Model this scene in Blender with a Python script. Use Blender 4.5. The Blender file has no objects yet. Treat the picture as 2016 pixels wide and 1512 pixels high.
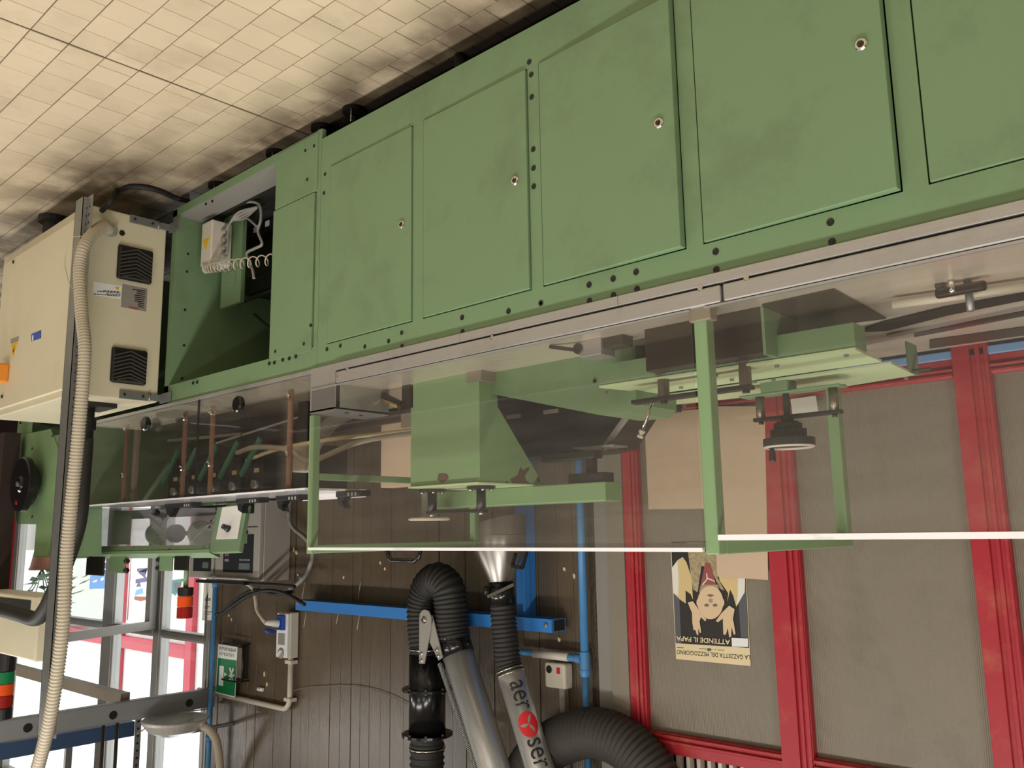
import bpy, bmesh, math, random
from mathutils import Vector, Matrix, Euler
random.seed(7)
C = bpy.context.scene.collection
SC = bpy.context.scene

# ------------------------------------------------------------------ camera
# The photograph was taken with the camera upside down: the scene stands upright, the camera is rolled 180 degrees.
CAM = Vector((0.0, -1.832, 1.64))
FPX = 1700.0
RGT = Vector((0.73359887, -0.67938628, -0.0163392))
UPV = Vector((0.12597444, 0.11232182, 0.98565422))
FWD = Vector((0.66780471, 0.72513315, -0.16798446))
cd = bpy.data.cameras.new('camera')
cd.sensor_width = 36.0
cd.lens = 36.0 * FPX / 2016.0
cd.clip_start = 0.05
cd.clip_end = 200
cam = bpy.data.objects.new('camera', cd)
C.objects.link(cam)
m = Matrix((-RGT, -UPV, -FWD)).transposed().to_4x4()
m.translation = CAM
cam.matrix_world = m
SC.camera = cam

# ------------------------------------------------------------------ light
w = bpy.data.worlds.new('World')
SC.world = w
w.use_nodes = True
bg = w.node_tree.nodes['Background']
bg.inputs[0].default_value = (0.93, 0.96, 1.0, 1)
bg.inputs[1].default_value = 2.8
SC.view_settings.view_transform = 'Standard'
SC.view_settings.look = 'None'
SC.view_settings.exposure = 0.06
SC.view_settings.gamma = 1.0
SC.view_settings.use_curve_mapping = False

def area(name, loc, sx, sy, power, col=(1, 0.975, 0.935)):
    l = bpy.data.lights.new(name, 'AREA')
    l.shape = 'RECTANGLE'
    l.size, l.size_y = sx, sy
    l.energy = power
    l.color = col
    o = bpy.data.objects.new(name, l)
    o.location = loc
    C.objects.link(o)
    return o
# rows of ceiling fluorescents in the hall
for x, y, p in [(-1.4, -1.3, 62), (1.1, -1.3, 62), (3.6, -1.3, 40), (6.1, -1.3, 34), (8.6, -1.3, 58), (0.6, -4.2, 50), (3.8, -4.2, 36)]:
    area('ceiling_lamp', (x, y, 3.9), 1.5, 0.3, p)

# ------------------------------------------------------------------ picture plane helpers (photo pixel -> point on a real plane)
def ray(u, v):
    return RGT * ((1008 - u) / FPX) + UPV * ((v - 756) / FPX) + FWD
def at(i, u, v, c):
    d = ray(u, v)
    return CAM + d * ((c - CAM[i]) / d[i])
def ax(u, v, c): return at(0, u, v, c)
def ay(u, v, c): return at(1, u, v, c)
def az(u, v, c): return at(2, u, v, c)

# ------------------------------------------------------------------ materials
def lin(c):
    return tuple(((x / 255.0) / 12.92 if x / 255.0 <= 0.04045 else ((x / 255.0 + 0.055) / 1.055) ** 2.4) for x in c)
MATS = {}
def mat(name, rgb, rough=0.5, metal=0.0, var=0.12, scale=6.0, bump=0.0, bscale=60.0, stretch=None, emit=0.0, stain=None, stain_amt=0.5, stain_scale=3.0, rnd=0.0, coat=0.0):
    m = bpy.data.materials.new(name)
    m.use_nodes = True
    nt = m.node_tree
    b = nt.nodes['Principled BSDF']
    c = lin(rgb)
    tc = nt.nodes.new('ShaderNodeTexCoord')
    mp = nt.nodes.new('ShaderNodeMapping')
    nt.links.new(tc.outputs['Object'], mp.inputs[0])
    if stretch: mp.inputs['Scale'].default_value = stretch
    n = nt.nodes.new('ShaderNodeTexNoise')
    n.inputs['Scale'].default_value = scale
    n.inputs['Detail'].default_value = 6
    nt.links.new(mp.outputs[0], n.inputs['Vector'])
    mx = nt.nodes.new('ShaderNodeMixRGB')
    mx.inputs[1].default_value = (*[x * (1 - var) for x in c], 1)
    mx.inputs[2].default_value = (*[min(1, x * (1 + var)) for x in c], 1)
    nt.links.new(n.outputs['Fac'], mx.inputs[0])
    out = mx.outputs[0]
    if stain:
        n2 = nt.nodes.new('ShaderNodeTexNoise')
        n2.inputs['Scale'].default_value = stain_scale
        n2.inputs['Detail'].default_value = 8
        n2.inputs['Roughness'].default_value = 0.7
        nt.links.new(tc.outputs['Object'], n2.inputs['Vector'])
        rp = nt.nodes.new('ShaderNodeValToRGB')
        rp.color_ramp.elements[0].position = 0.52
        rp.color_ramp.elements[1].position = 0.78
        rp.color_ramp.elements[1].color = (stain_amt, stain_amt, stain_amt, 1)
        nt.links.new(n2.outputs['Fac'], rp.inputs[0])
        m2 = nt.nodes.new('ShaderNodeMixRGB')
        nt.links.new(rp.outputs[0], m2.inputs[0])
        nt.links.new(out, m2.inputs[1])
        m2.inputs[2].default_value = (*lin(stain), 1)
        out = m2.outputs[0]
    if rnd:
        oi = nt.nodes.new('ShaderNodeObjectInfo')
        mr = nt.nodes.new('ShaderNodeMapRange')
        mr.inputs[3].default_value = 1 - rnd
        mr.inputs[4].default_value = 1 + rnd
        nt.links.new(oi.outputs['Random'], mr.inputs[0])
        m3 = nt.nodes.new('ShaderNodeVectorMath')
        m3.operation = 'SCALE'
        nt.links.new(out, m3.inputs[0])
        nt.links.new(mr.outputs[0], m3.inputs['Scale'])
        out = m3.outputs[0]
    nt.links.new(out, b.inputs['Base Color'])
    b.inputs['Roughness'].default_value = rough
    b.inputs['Metallic'].default_value = metal
    if coat: b.inputs['Coat Weight'].default_value = coat; b.inputs['Coat Roughness'].default_value = 0.3
    if bump:
        n3 = nt.nodes.new('ShaderNodeTexNoise')
        n3.inputs['Scale'].default_value = bscale
        n3.inputs['Detail'].default_value = 4
        nt.links.new(mp.outputs[0], n3.inputs['Vector'])
        bp = nt.nodes.new('ShaderNodeBump')
        bp.inputs['Strength'].default_value = bump
        bp.inputs['Distance'].default_value = 0.01
        nt.links.new(n3.outputs['Fac'], bp.inputs['Height'])
        nt.links.new(bp.outputs[0], b.inputs['Normal'])
        nt.links.new(bp.outputs[0], b.inputs['Coat Normal'])
    if emit:
        b.inputs['Emission Color'].default_value = (*c, 1)
        b.inputs['Emission Strength'].default_value = emit
    MATS[name] = m
    return m
def clear(name, tint=(240, 240, 238), haze=0.06, hazecol=(205, 200, 195), rough=0.03, ior=1.45):
    m = bpy.data.materials.new(name)
    m.use_nodes = True
    nt = m.node_tree
    nt.nodes.remove(nt.nodes['Principled BSDF'])
    out = nt.nodes['Material Output']
    tr = nt.nodes.new('ShaderNodeBsdfTransparent')
    tr.inputs[0].default_value = (*lin(tint), 1)
    df = nt.nodes.new('ShaderNodeBsdfDiffuse')
    df.inputs[0].default_value = (*lin(hazecol), 1)
    gl = nt.nodes.new('ShaderNodeBsdfGlossy')
    gl.inputs['Roughness'].default_value = rough
    fr = nt.nodes.new('ShaderNodeFresnel')
    ge = nt.nodes.new('ShaderNodeNewGeometry')      # same index on both faces of the sheet
    mi = nt.nodes.new('ShaderNodeMapRange')
    mi.inputs[3].default_value = ior
    mi.inputs[4].default_value = 1.0 / ior
    nt.links.new(ge.outputs['Backfacing'], mi.inputs[0])
    nt.links.new(mi.outputs[0], fr.inputs[0])
    tc = nt.nodes.new('ShaderNodeTexCoord')
    n = nt.nodes.new('ShaderNodeTexNoise')
    n.inputs['Scale'].default_value = 4
    n.inputs['Detail'].default_value = 8
    mp = nt.nodes.new('ShaderNodeMapping')
    mp.inputs['Scale'].default_value = (1, 1, 6)
    nt.links.new(tc.outputs['Object'], mp.inputs[0])
    nt.links.new(mp.outputs[0], n.inputs['Vector'])
    mr = nt.nodes.new('ShaderNodeMapRange')
    mr.inputs[1].default_value = 0.35
    mr.inputs[2].default_value = 0.75
    mr.inputs[3].default_value = haze * 0.6
    mr.inputs[4].default_value = haze * 1.5
    nt.links.new(n.outputs['Fac'], mr.inputs[0])
    m1 = nt.nodes.new('ShaderNodeMixShader')
    nt.links.new(mr.outputs[0], m1.inputs[0])
    nt.links.new(tr.outputs[0], m1.inputs[1])
    nt.links.new(df.outputs[0], m1.inputs[2])
    m2 = nt.nodes.new('ShaderNodeMixShader')
    nt.links.new(fr.outputs[0], m2.inputs[0])
    nt.links.new(m1.outputs[0], m2.inputs[1])
    nt.links.new(gl.outputs[0], m2.inputs[2])
    nt.links.new(m2.outputs[0], out.inputs[0])
    MATS[name] = m
    return m

GREEN = mat('green_paint', (118, 146, 108), 0.45, var=0.05, scale=3, stain=(88, 98, 76), stain_amt=0.5, stain_scale=2.6, bump=0.03, bscale=250)
GREEN2 = mat('green_paint_light', (132, 162, 118), 0.4, var=0.05, scale=4, bump=0.02, bscale=250)
LITGREEN = mat('green_paint_lit_top', (196, 214, 168), 0.45, var=0.06, scale=5)  # same green paint, with overhead light on top faces put into the colour
STEEL = mat('brushed_steel', (184, 182, 180), 0.34, 0.6, var=0.1, scale=9, stretch=(1, 8, 30), stain=(110, 102, 94), stain_amt=0.35, stain_scale=5)
TABLE = mat('worn_steel_top', (206, 198, 184), 0.28, 0.35, var=0.15, scale=5, stretch=(0.6, 10, 1), stain=(95, 86, 76), stain_amt=0.4, stain_scale=4)
ALU = mat('aluminium', (172, 170, 166), 0.38, 0.7, var=0.06, scale=8)
ZINC = mat('zinc_plated', (150, 152, 150), 0.42, 0.7, var=0.15, scale=20)
CHROME = mat('chrome', (215, 212, 205), 0.14, 1.0, var=0.03)
DUCT = mat('duct_aluminium', (240, 240, 240), 0.27, 0.65, var=0.08, scale=8, stretch=(6, 6, 1))
BLACK = mat('black_plastic', (26, 25, 25), 0.42, var=0.2, scale=10)
GLOSSB = mat('black_gloss_paint', (20, 20, 21), 0.2, var=0.1, scale=10)
LOUVRE = mat('louvre_plastic', (74, 70, 64), 0.5, var=0.2)
RUBBER = mat('black_rubber', (38, 36, 34), 0.6, var=0.25, scale=12)
HOSEG = mat('dusty_hose', (62, 58, 53), 0.65, var=0.25, scale=9)
DARKST = mat('oily_steel', (62, 56, 50), 0.35, 0.5, var=0.25, scale=9)
POSTST = mat('worn_round_steel', (120, 108, 94), 0.35, 0.7, var=0.3, scale=14)
CREAM = mat('cream_paint', (222, 213, 184), 0.42, var=0.04, scale=4, stain=(196, 178, 140), stain_amt=0.35, stain_scale=2.5)
WHITEP = mat('white_plastic', (216, 208, 192), 0.4, var=0.04)
GREYP = mat('grey_plastic', (150, 146, 138), 0.45, var=0.05)
HOSEW = mat('grey_conduit', (190, 180, 160), 0.5, var=0.06)
GREYB = mat('grey_beam_paint', (146, 148, 150), 0.45, var=0.08, scale=6)
BLUE = mat('blue_paint', (54, 128, 204), 0.45, var=0.05, scale=6)
BLUEP = mat('blue_pipe_paint', (74, 134, 186), 0.4, var=0.08, scale=9)
BLUEPALE = mat('pale_blue_paint', (132, 168, 214), 0.5, var=0.05)
NAVY = mat('slate_blue_paint', (60, 86, 122), 0.5, var=0.08)
RED = mat('red_frame_paint', (176, 38, 52), 0.4, var=0.1, scale=5, stain=(196, 120, 90), stain_amt=0.5, stain_scale=7)
REDOUT = mat('red_outdoor_paint', (190, 60, 74), 0.5, var=0.05)
GREYTRIM = mat('grey_trim_paint', (140, 136, 128), 0.5, var=0.05)
GREYTRIM2 = mat('taupe_trim_paint', (136, 126, 110), 0.5, var=0.05)
PANEL = mat('ribbed_panel', (140, 131, 116), 0.35, var=0.12, scale=3, stain=(96, 86, 74), stain_amt=0.5, stain_scale=2.5)
CARD = mat('cardboard', (212, 186, 158), 0.8, var=0.05, scale=6)
PAPER = mat('paper', (236, 232, 222), 0.7, var=0.02)
PAPERY = mat('yellowed_paper', (234, 216, 172), 0.7, var=0.12, scale=9)
INK = mat('ink', (34, 30, 26), 0.7, var=0.05)
DARKIN = mat('dark_interior', (40, 37, 33), 0.6, var=0.2)
PLASTER = mat('plaster', (206, 198, 184), 0.8, var=0.05)
DARKW = mat('dark_brown_wall', (46, 30, 26), 0.6, var=0.2)
CONC = mat('outdoor_plaster', (235, 232, 226), 0.9, var=0.03)
YEL = mat('yellow_label', (236, 186, 40), 0.5, var=0.05)
ORANGE = mat('orange_knob', (226, 140, 44), 0.4, var=0.05)
REDL = mat('red_lens', (150, 26, 22), 0.2, var=0.05)
ORL = mat('orange_lens', (232, 84, 24), 0.2, var=0.05)
GRL = mat('green_lens', (22, 120, 72), 0.2, var=0.05)
SIGNG = mat('sign_green', (22, 128, 72), 0.45, var=0.03)
WHITE = mat('white_print', (240, 240, 238), 0.5, var=0.01)
REDS = mat('red_print', (214, 36, 44), 0.4, var=0.03)
BLUES = mat('blue_print', (40, 80, 170), 0.45, var=0.03)
SKIN = mat('print_skin', (226, 198, 160), 0.7, var=0.05)
ROBE = mat('print_robe', (222, 196, 140), 0.7, var=0.1)
PGREY = mat('print_grey', (92, 94, 98), 0.7, var=0.05)
PRED = mat('print_dull_red', (158, 84, 78), 0.7, var=0.2)
LEAF = mat('leaf', (60, 98, 56), 0.5, var=0.2)
TERRA = mat('terracotta', (150, 92, 66), 0.7, var=0.1)
BROWNP = mat('print_brown', (150, 84, 60), 0.7, var=0.05)
PURP = mat('print_purple', (96, 84, 120), 0.7, var=0.1)
SKYP = mat('print_sky', (110, 160, 220), 0.7, var=0.1)
RUST = mat('rust_chip', (98, 78, 66), 0.7, var=0.2)
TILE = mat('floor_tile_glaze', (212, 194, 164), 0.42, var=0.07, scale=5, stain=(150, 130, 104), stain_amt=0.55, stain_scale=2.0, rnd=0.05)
nt = TILE.node_tree; b_ = nt.nodes['Principled BSDF']; src = b_.inputs['Base Color'].links[0].from_socket
ge = nt.nodes.new('ShaderNodeNewGeometry'); sx = nt.nodes.new('ShaderNodeSeparateXYZ'); nt.links.new(ge.outputs['Position'], sx.inputs[0])
def rng(sock, a0, a1, b0, b1):
    r_ = nt.nodes.new('ShaderNodeMapRange'); r_.interpolation_type = 'SMOOTHSTEP'
    for i_, v_ in zip((1, 2, 3, 4), (a0, a1, b0, b1)): r_.inputs[i_].default_value = v_
    nt.links.new(sock, r_.inputs[0]); return r_.outputs[0]
def mth(op, p, q):
    n_ = nt.nodes.new('ShaderNodeMath'); n_.operation = op
    for i_, z_ in enumerate((p, q)):
        if isinstance(z_, float): n_.inputs[i_].default_value = z_
        else: nt.links.new(z_, n_.inputs[i_])
    return n_.outputs[0]
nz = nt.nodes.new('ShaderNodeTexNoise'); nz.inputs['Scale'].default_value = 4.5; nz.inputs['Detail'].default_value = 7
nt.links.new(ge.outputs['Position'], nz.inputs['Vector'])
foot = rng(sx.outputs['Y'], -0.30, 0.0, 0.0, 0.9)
corner = mth('MULTIPLY', rng(sx.outputs['X'], 3.1, 3.9, 0.0, 0.95), rng(sx.outputs['Y'], -0.85, -0.3, 0.0, 1.0))  # shade between cabinet and machine, painted into the tiles
dirt_and_shade = mth('MULTIPLY', mth('MAXIMUM', foot, corner), rng(nz.outputs['Fac'], 0.3, 0.62, 0.35, 1.0))
mxd = nt.nodes.new('ShaderNodeMixRGB'); nt.links.new(dirt_and_shade, mxd.inputs[0]); nt.links.new(src, mxd.inputs[1]); mxd.inputs[2].default_value = (*lin((92, 78, 62)), 1)
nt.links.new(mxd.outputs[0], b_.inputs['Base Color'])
GROUT = mat('dark_grout', (84, 72, 60), 0.8, var=0.2)
PLANK = mat('brown_plank_paint', (98, 84, 66), 0.3, var=0.2, scale=5, stretch=(8, 8, 0.6), coat=0.5, bump=0.2, bscale=22, rnd=0.12, stain=(60, 50, 42), stain_amt=0.5)
ACRY = clear('acrylic', tint=(251, 250, 248), haze=0.024)
ACRYT = clear('acrylic_clean', tint=(252, 252, 250), haze=0.012)
ACRYE = clear('acrylic_edge', tint=(235, 235, 230), haze=1.4, hazecol=(246, 244, 246), rough=0.1)
GLASS = clear('window_glass', tint=(245, 247, 246), haze=0.01, rough=0.01)

# ------------------------------------------------------------------ mesh helpers
class MB:
    def __init__(s): s.v = []; s.f = []; s.sm = []
    def add(s, vs, fs, smooth=False):
        n = len(s.v)
        s.v += [Vector(v) for v in vs]
        s.f += [tuple(i + n for i in f) for f in fs]
        s.sm += [smooth] * len(fs)
        return s
    def box(s, a, b):
        x0, x1 = sorted((a[0], b[0])); y0, y1 = sorted((a[1], b[1])); z0, z1 = sorted((a[2], b[2]))
        return s.add([(x0,y0,z0),(x1,y0,z0),(x1,y1,z0),(x0,y1,z0),(x0,y0,z1),(x1,y0,z1),(x1,y1,z1),(x0,y1,z1)],
              [(0,3,2,1),(4,5,6,7),(0,1,5,4),(1,2,6,5),(2,3,7,6),(3,0,4,7)])
    def bbox(s, a, b, bev):      # box with chamfered edges
        bm = bmesh.new()
        lo = Vector([min(p, q) for p, q in zip(a, b)]); hi = Vector([max(p, q) for p, q in zip(a, b)])
        bmesh.ops.create_cube(bm, size=1, matrix=Matrix.Translation((lo + hi) / 2) @ Matrix.Diagonal((*(hi - lo), 1)))
        bmesh.ops.bevel(bm, geom=bm.edges[:], offset=bev, segments=2, affect='EDGES', profile=0.5)
        bm.verts.index_update()
        s.add([v.co.copy() for v in bm.verts], [tuple(v.index for v in f.verts) for f in bm.faces])
        bm.free()
        return s
    def obox(s, p0, p1, w, h, up=(0, 0, 1)):      # bar from p0 to p1, w across, h along up
        p0, p1 = Vector(p0), Vector(p1)
        d = (p1 - p0).normalized(); up = Vector(up)
        a = d.cross(up)
        if a.length < 1e-4: a = d.cross(Vector((0, 1, 0)))
        a.normalize(); b = a.cross(d).normalized()
        vs = []
        for p in (p0, p1):
            for i, j in ((-1,-1),(1,-1),(1,1),(-1,1)):
                vs.append(p + a * (w / 2 * i) + b * (h / 2 * j))
        return s.add(vs, [(0,1,2,3),(7,6,5,4),(0,4,5,1),(1,5,6,2),(2,6,7,3),(3,7,4,0)])
    def ring(s, pts, radii, seg=16, cap=True, smooth=True):      # sweep of circles through pts
        pts = [Vector(p) for p in pts]
        n = len(pts)
        t = []
        for i in range(n):
            d = pts[min(i + 1, n - 1)] - pts[max(i - 1, 0)]
            t.append(d.normalized() if d.length > 1e-9 else (t[-1] if t else Vector((0, 0, 1))))
        ref = Vector((0, 0, 1)) if abs(t[0].z) < 0.9 else Vector((1, 0, 0))
        a = t[0].cross(ref).normalized()
        vs = []; fs = []
        for i in range(n):
            a = (a - t[i] * a.dot(t[i])).normalized()
            b = t[i].cross(a)
            r = radii[i] if isinstance(radii, (list, tuple)) else radii
            for k in range(seg):
                an = 2 * math.pi * k / seg
                vs.append(pts[i] + a * (r * math.cos(an)) + b * (r * math.sin(an)))
        for i in range(n - 1):
            for k in range(seg):
                k2 = (k + 1) % seg
                fs.append((i*seg + k, i*seg + k2, (i+1)*seg + k2, (i+1)*seg + k))
        s.add(vs, fs, smooth)
        if cap:
            q = len(s.v) - len(vs)
            s.f += [tuple(q + k for k in range(seg))[::-1], tuple(q + (n-1)*seg + k for k in range(seg))]
            s.sm += [False, False]
        return s
    def cyl(s, p0, p1, r, r2=None, seg=18):
        return s.ring([p0, p1], [r, r if r2 is None else r2], seg)
    def lathe(s, base, axis, prof, seg=28):      # prof: (radius, height along axis); sharp steps via split smooth
        base = Vector(base); axis = Vector(axis).normalized()
        ref = Vector((0, 0, 1)) if abs(axis.z) < 0.9 else Vector((1, 0, 0))
        a = axis.cross(ref).normalized(); b = axis.cross(a)
        vs = []; fs = []
        for r, h in prof:
            for k in range(seg):
                an = 2 * math.pi * k / seg
                vs.append(base + axis * h + a * (max(r, 1e-4) * math.cos(an)) + b * (max(r, 1e-4) * math.sin(an)))
        for i in range(len(prof) - 1):
            for k in range(seg):
                k2 = (k + 1) % seg
                fs.append((i*seg + k, i*seg + k2, (i+1)*seg + k2, (i+1)*seg + k))
        return s.add(vs, fs, False)
    def prism(s, poly, ext):      # planar polygon of 3D points, extruded by the vector ext
        n = len(poly); ext = Vector(ext)
        vs = [Vector(p) for p in poly] + [Vector(p) + ext for p in poly]
        fs = [tuple(range(n))[::-1], tuple(range(n, 2 * n))] + [(i, (i+1) % n, n + (i+1) % n, n + i) for i in range(n)]
        return s.add(vs, fs)
    def torus(s, c, axis, R, r, seg=36, ts=10):
        c = Vector(c); axis = Vector(axis).normalized()
        ref = Vector((0, 0, 1)) if abs(axis.z) < 0.9 else Vector((1, 0, 0))
        a = axis.cross(ref).normalized(); b = axis.cross(a)
        vs = []; fs = []
        for i in range(seg):
            an = 2 * math.pi * i / seg
            d = a * math.cos(an) + b * math.sin(an)
            for k in range(ts):
                q = 2 * math.pi * k / ts
                vs.append(c + d * (R + r * math.cos(q)) + axis * (r * math.sin(q)))
        for i in range(seg):
            for k in range(ts):
                fs.append((i*ts + k, ((i+1) % seg)*ts + k, ((i+1) % seg)*ts + (k+1) % ts, i*ts + (k+1) % ts))
        return s.add(vs, fs, True)
    def build(s, name, mt, parent=None, recalc=True):
        off = OFF.get(parent, Vector((0, 0, 0))) if parent else Vector((0, 0, 0))
        me = bpy.data.meshes.new(name)
        me.from_pydata([v - off for v in s.v], [], s.f)
        if recalc:
            bm = bmesh.new(); bm.from_mesh(me)
            bmesh.ops.recalc_face_normals(bm, faces=bm.faces[:])
            bm.to_mesh(me); bm.free()
        for p, q in zip(me.polygons, s.sm): p.use_smooth = q
        me.materials.append(mt)
        o = bpy.data.objects.new(name, me)
        C.objects.link(o)
        if parent:
            o.parent = parent
            OFF[o] = off
        return o
OFF = {}
def thing(name, label, cat, loc=(0, 0, 0), group=None, kind=None):
    o = bpy.data.objects.new(name, None)
    o.empty_display_size = 0.05
    C.objects.link(o)
    o.location = loc
    OFF[o] = Vector(loc)
    if label: o['label'] = label
    if cat: o['category'] = cat
    if group: o['group'] = group
    if kind: o['kind'] = kind
    return o
def tag(o, label=None, cat=None, group=None, kind=None):
    if label: o['label'] = label
    if cat: o['category'] = cat
    if group: o['group'] = group
    if kind: o['kind'] = kind
    return o
def one(name, mb, mt, label, cat, group=None):      # a thing that is one mesh
    return tag(mb.build(name, mt), label, cat, group)
def struct(name, mb, mt):
    return tag(mb.build(name, mt), kind='structure')
def smooth_path(pts, n=8):      # Catmull-Rom
    pts = [Vector(p) for p in pts]
    P = [pts[0] * 2 - pts[1]] + pts + [pts[-1] * 2 - pts[-2]]
    out = []
    for i in range(1, len(P) - 2):
        for k in range(n):
            t = k / n
            a, b, c, d = P[i-1], P[i], P[i+1], P[i+2]
            out.append(0.5 * ((2*b) + (c - a)*t + (2*a - 5*b + 4*c - d)*t*t + (3*b - a - 3*c + d)*t**3))
    out.append(pts[-1])
    return out
def resample(pts, step):
    pts = [Vector(p) for p in pts]
    out = [pts[0]]; need = step
    for a, b in zip(pts, pts[1:]):
        L = (b - a).length; pos = 0
        while L - pos >= need and L > 0:
            pos += need
            out.append(a.lerp(b, pos / L)); need = step
        need -= (L - pos)
    if (out[-1] - pts[-1]).length > step * 0.3: out.append(pts[-1])
    return out
def ribbed(pts, r, pitch, depth, seg=18, frac=0.5):
    p = resample(smooth_path(pts, 16), pitch / 4)
    rr = [r - depth * (0.5 + 0.5 * math.cos(2 * math.pi * i / 4)) for i in range(len(p))]
    return MB().ring(p, rr, seg)
def cable(pts, r, seg=8):
    return MB().ring(smooth_path(pts, 8), r, seg)
def text_mesh(txt, size, spacing=1.0, bold=False):
    cu = bpy.data.curves.new('lettering', 'FONT')
    cu.body = txt; cu.size = size; cu.space_character = spacing
    cu.resolution_u = 3
    if bold: cu.offset = size * 0.018
    ob = bpy.data.objects.new('lettering', cu)
    C.objects.link(ob)
    dg = bpy.context.evaluated_depsgraph_get()
    me = bpy.data.meshes.new_from_object(ob.evaluated_get(dg))
    vs = [v.co.copy() for v in me.vertices]
    fs = [tuple(p.vertices) for p in me.polygons]
    bpy.data.objects.remove(ob); bpy.data.meshes.remove(me); bpy.data.curves.remove(cu)
    return vs, fs
def lettering(txt, origin, right, up, width, height, mt, parent, name='lettering', bold=False):
    """flat print: txt fitted into width x height, starting at origin (lower left)"""
    vs, fs = text_mesh(txt, 1.0, bold=bold)
    x0 = min(v.x for v in vs); x1 = max(v.x for v in vs); y0 = min(v.y for v in vs); y1 = max(v.y for v in vs)
    origin = Vector(origin); right = Vector(right); up = Vector(up)
    P = [origin + right * ((v.x - x0) / (x1 - x0) * width) + up * ((v.y - y0) / (y1 - y0) * height) for v in vs]
    return MB().add(P, fs).build(name, mt, parent, recalc=False)

# ================================================================== SETTING
YW = 1.35          # plane of the long wall behind the machine
# ---- floor: slab with individual 12 cm tiles laid in half bond, a wider joint crossing it at x = 2.89
slab = MB().box((-4.6, -6, -0.08), (12, YW + 0.1, -0.004))
floor = struct('floor', slab, GROUT)
JX, TP, T = 2.893, 0.1195, 0.1165
tiles = []
for k in range(-30, 20):
    y0 = -0.985 + TP * k
    if y0 < -5.9 or y0 > YW - 0.05: continue
    half = 0.5 if k % 2 == 0 else 0.0
    for side in (-1, 1):
        x = JX + side * 0.0045
        first = True
        while -4.2 < x < 9.0:
            L = TP * (0.5 if (first and half) else 1.0)
            x1 = x + side * L
            tiles.append((min(x, x1) + 0.0015, max(x, x1) - 0.0015, y0 + 0.0015, y0 + TP - 0.0015))
            x = x1; first = False
def seen(t):
    c = Vector(((t[0] + t[1]) / 2, (t[2] + t[3]) / 2, 0))
    if c.y > 0.12: return 0
    d = c - CAM
    z = d.dot(FWD)
    if z < 0.3: return 0
    a = d.dot(RGT) / z * FPX; b = d.dot(UPV) / z * FPX
    if abs(a) > 1030 or abs(b) > 775: return 0
    if 3.92 < c.x and c.y > -0.38: return 0
    return (t[1] - t[0]) * (-d.z) / (d.length ** 3)
tiles.sort(key=lambda t: -seen(t))
near = [t for t in tiles if seen(t) > 0][:290]
rest = tiles[len(near):]
def tile_geo(mb, t, h=0.0):
    x0, x1, y0, y1 = t
    e = 0.0016
    mb.add([(x0,y0,-0.006),(x1,y0,-0.006),(x1,y1,-0.006),(x0,y1,-0.006),
            (x0,y0,h-e),(x1,y0,h-e),(x1,y1,h-e),(x0,y1,h-e),
            (x0+e,y0+e,h),(x1-e,y0+e,h),(x1-e,y1-e,h),(x0+e,y1-e,h)],
           [(0,1,5,4),(1,2,6,5),(2,3,7,6),(3,0,4,7),(4,5,9,8),(5,6,10,9),(6,7,11,10),(7,4,8,11),(8,9,10,11)])
GRIME_SHADE = mat('grimy_shaded_floor_tile', (64, 54, 44), 0.6, var=0.3, scale=6, rnd=0.1)  # grime plus the shadow under the machine, both put in the tile colour
for t in near:
    tile_geo_mb = MB(); tile_geo(tile_geo_mb, t, random.uniform(-0.0006, 0.0006))
    tile_geo_mb.build('tile', TILE if t[2] < -0.02 else GRIME_SHADE, floor, recalc=False)
mb = MB()
for t in rest:
    if not (t[2] > -0.02 and t[1] > -0.7): tile_geo(mb, t)
mb3 = MB()
for t in rest:
    if t[2] > -0.02 and t[1] > -0.7: tile_geo(mb3, t)
tag(mb3.build('grimy_shaded_tile_field', GRIME_SHADE, floor, recalc=False), kind='stuff')
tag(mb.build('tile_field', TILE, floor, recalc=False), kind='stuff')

# ---- plank wall
WX0, WX1, WZ = 2.42, 5.85, 4.4
wall = struct('wall_back', MB().box((WX0, YW + 0.02, 0), (WX1, YW + 0.2, WZ)), PLANK)
x = WX0 + 0.05
while x < WX1 - 0.01:
    wdt = min(random.choice((0.085, 0.1, 0.1, 0.115)), WX1 - x)
    pr = random.uniform(-0.003, 0.003)
    MB().bbox((x + 0.0012, YW + 0.003 + pr, 0.0), (x + wdt - 0.0012, YW + 0.03, WZ), 0.002).build('plank', PLANK, wall)
    x += wdt
mb = MB().box((WX0 - 0.005, YW - 0.012, 0), (WX0 + 0.045, YW + 0.04, WZ))
mb.build('edge_board', mat('rough_board', (78, 66, 52), 0.6, var=0.4, scale=20, stretch=(3, 3, 1), bump=0.8, bscale=40), wall)
for (u, v) in [(757, 1120), (748, 1108), (578, 1083), (583, 1088), (676, 1137), (590, 1140), (586, 1132), (450, 1212), (455, 1220), (520, 1328), (1110, 1120), (1130, 1135), (1100, 1260), (525, 1348)]:
    p = ay(u, v, YW - 0.001)
    r = random.uniform(0.006, 0.011)
    mb = MB().prism([p + Vector((r * math.cos(a) * random.uniform(.5, 1.2), 0, 1.6 * r * math.sin(a) * random.uniform(.6, 1.2))) for a in [i * math.pi / 4 for i in range(8)]], (0, 0.006, 0))
    mb.build('glue_spot', PAPERY, wall)
# ---- grey jambs between plank wall and red partition
struct('trim_1', MB().box((2.337, YW - 0.02, 0), (2.42, YW + 0.12, WZ)), GREYTRIM)
struct('trim_2', MB().box((2.25, YW - 0.035, 0), (2.337, YW + 0.12, WZ)), GREYTRIM2)
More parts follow.
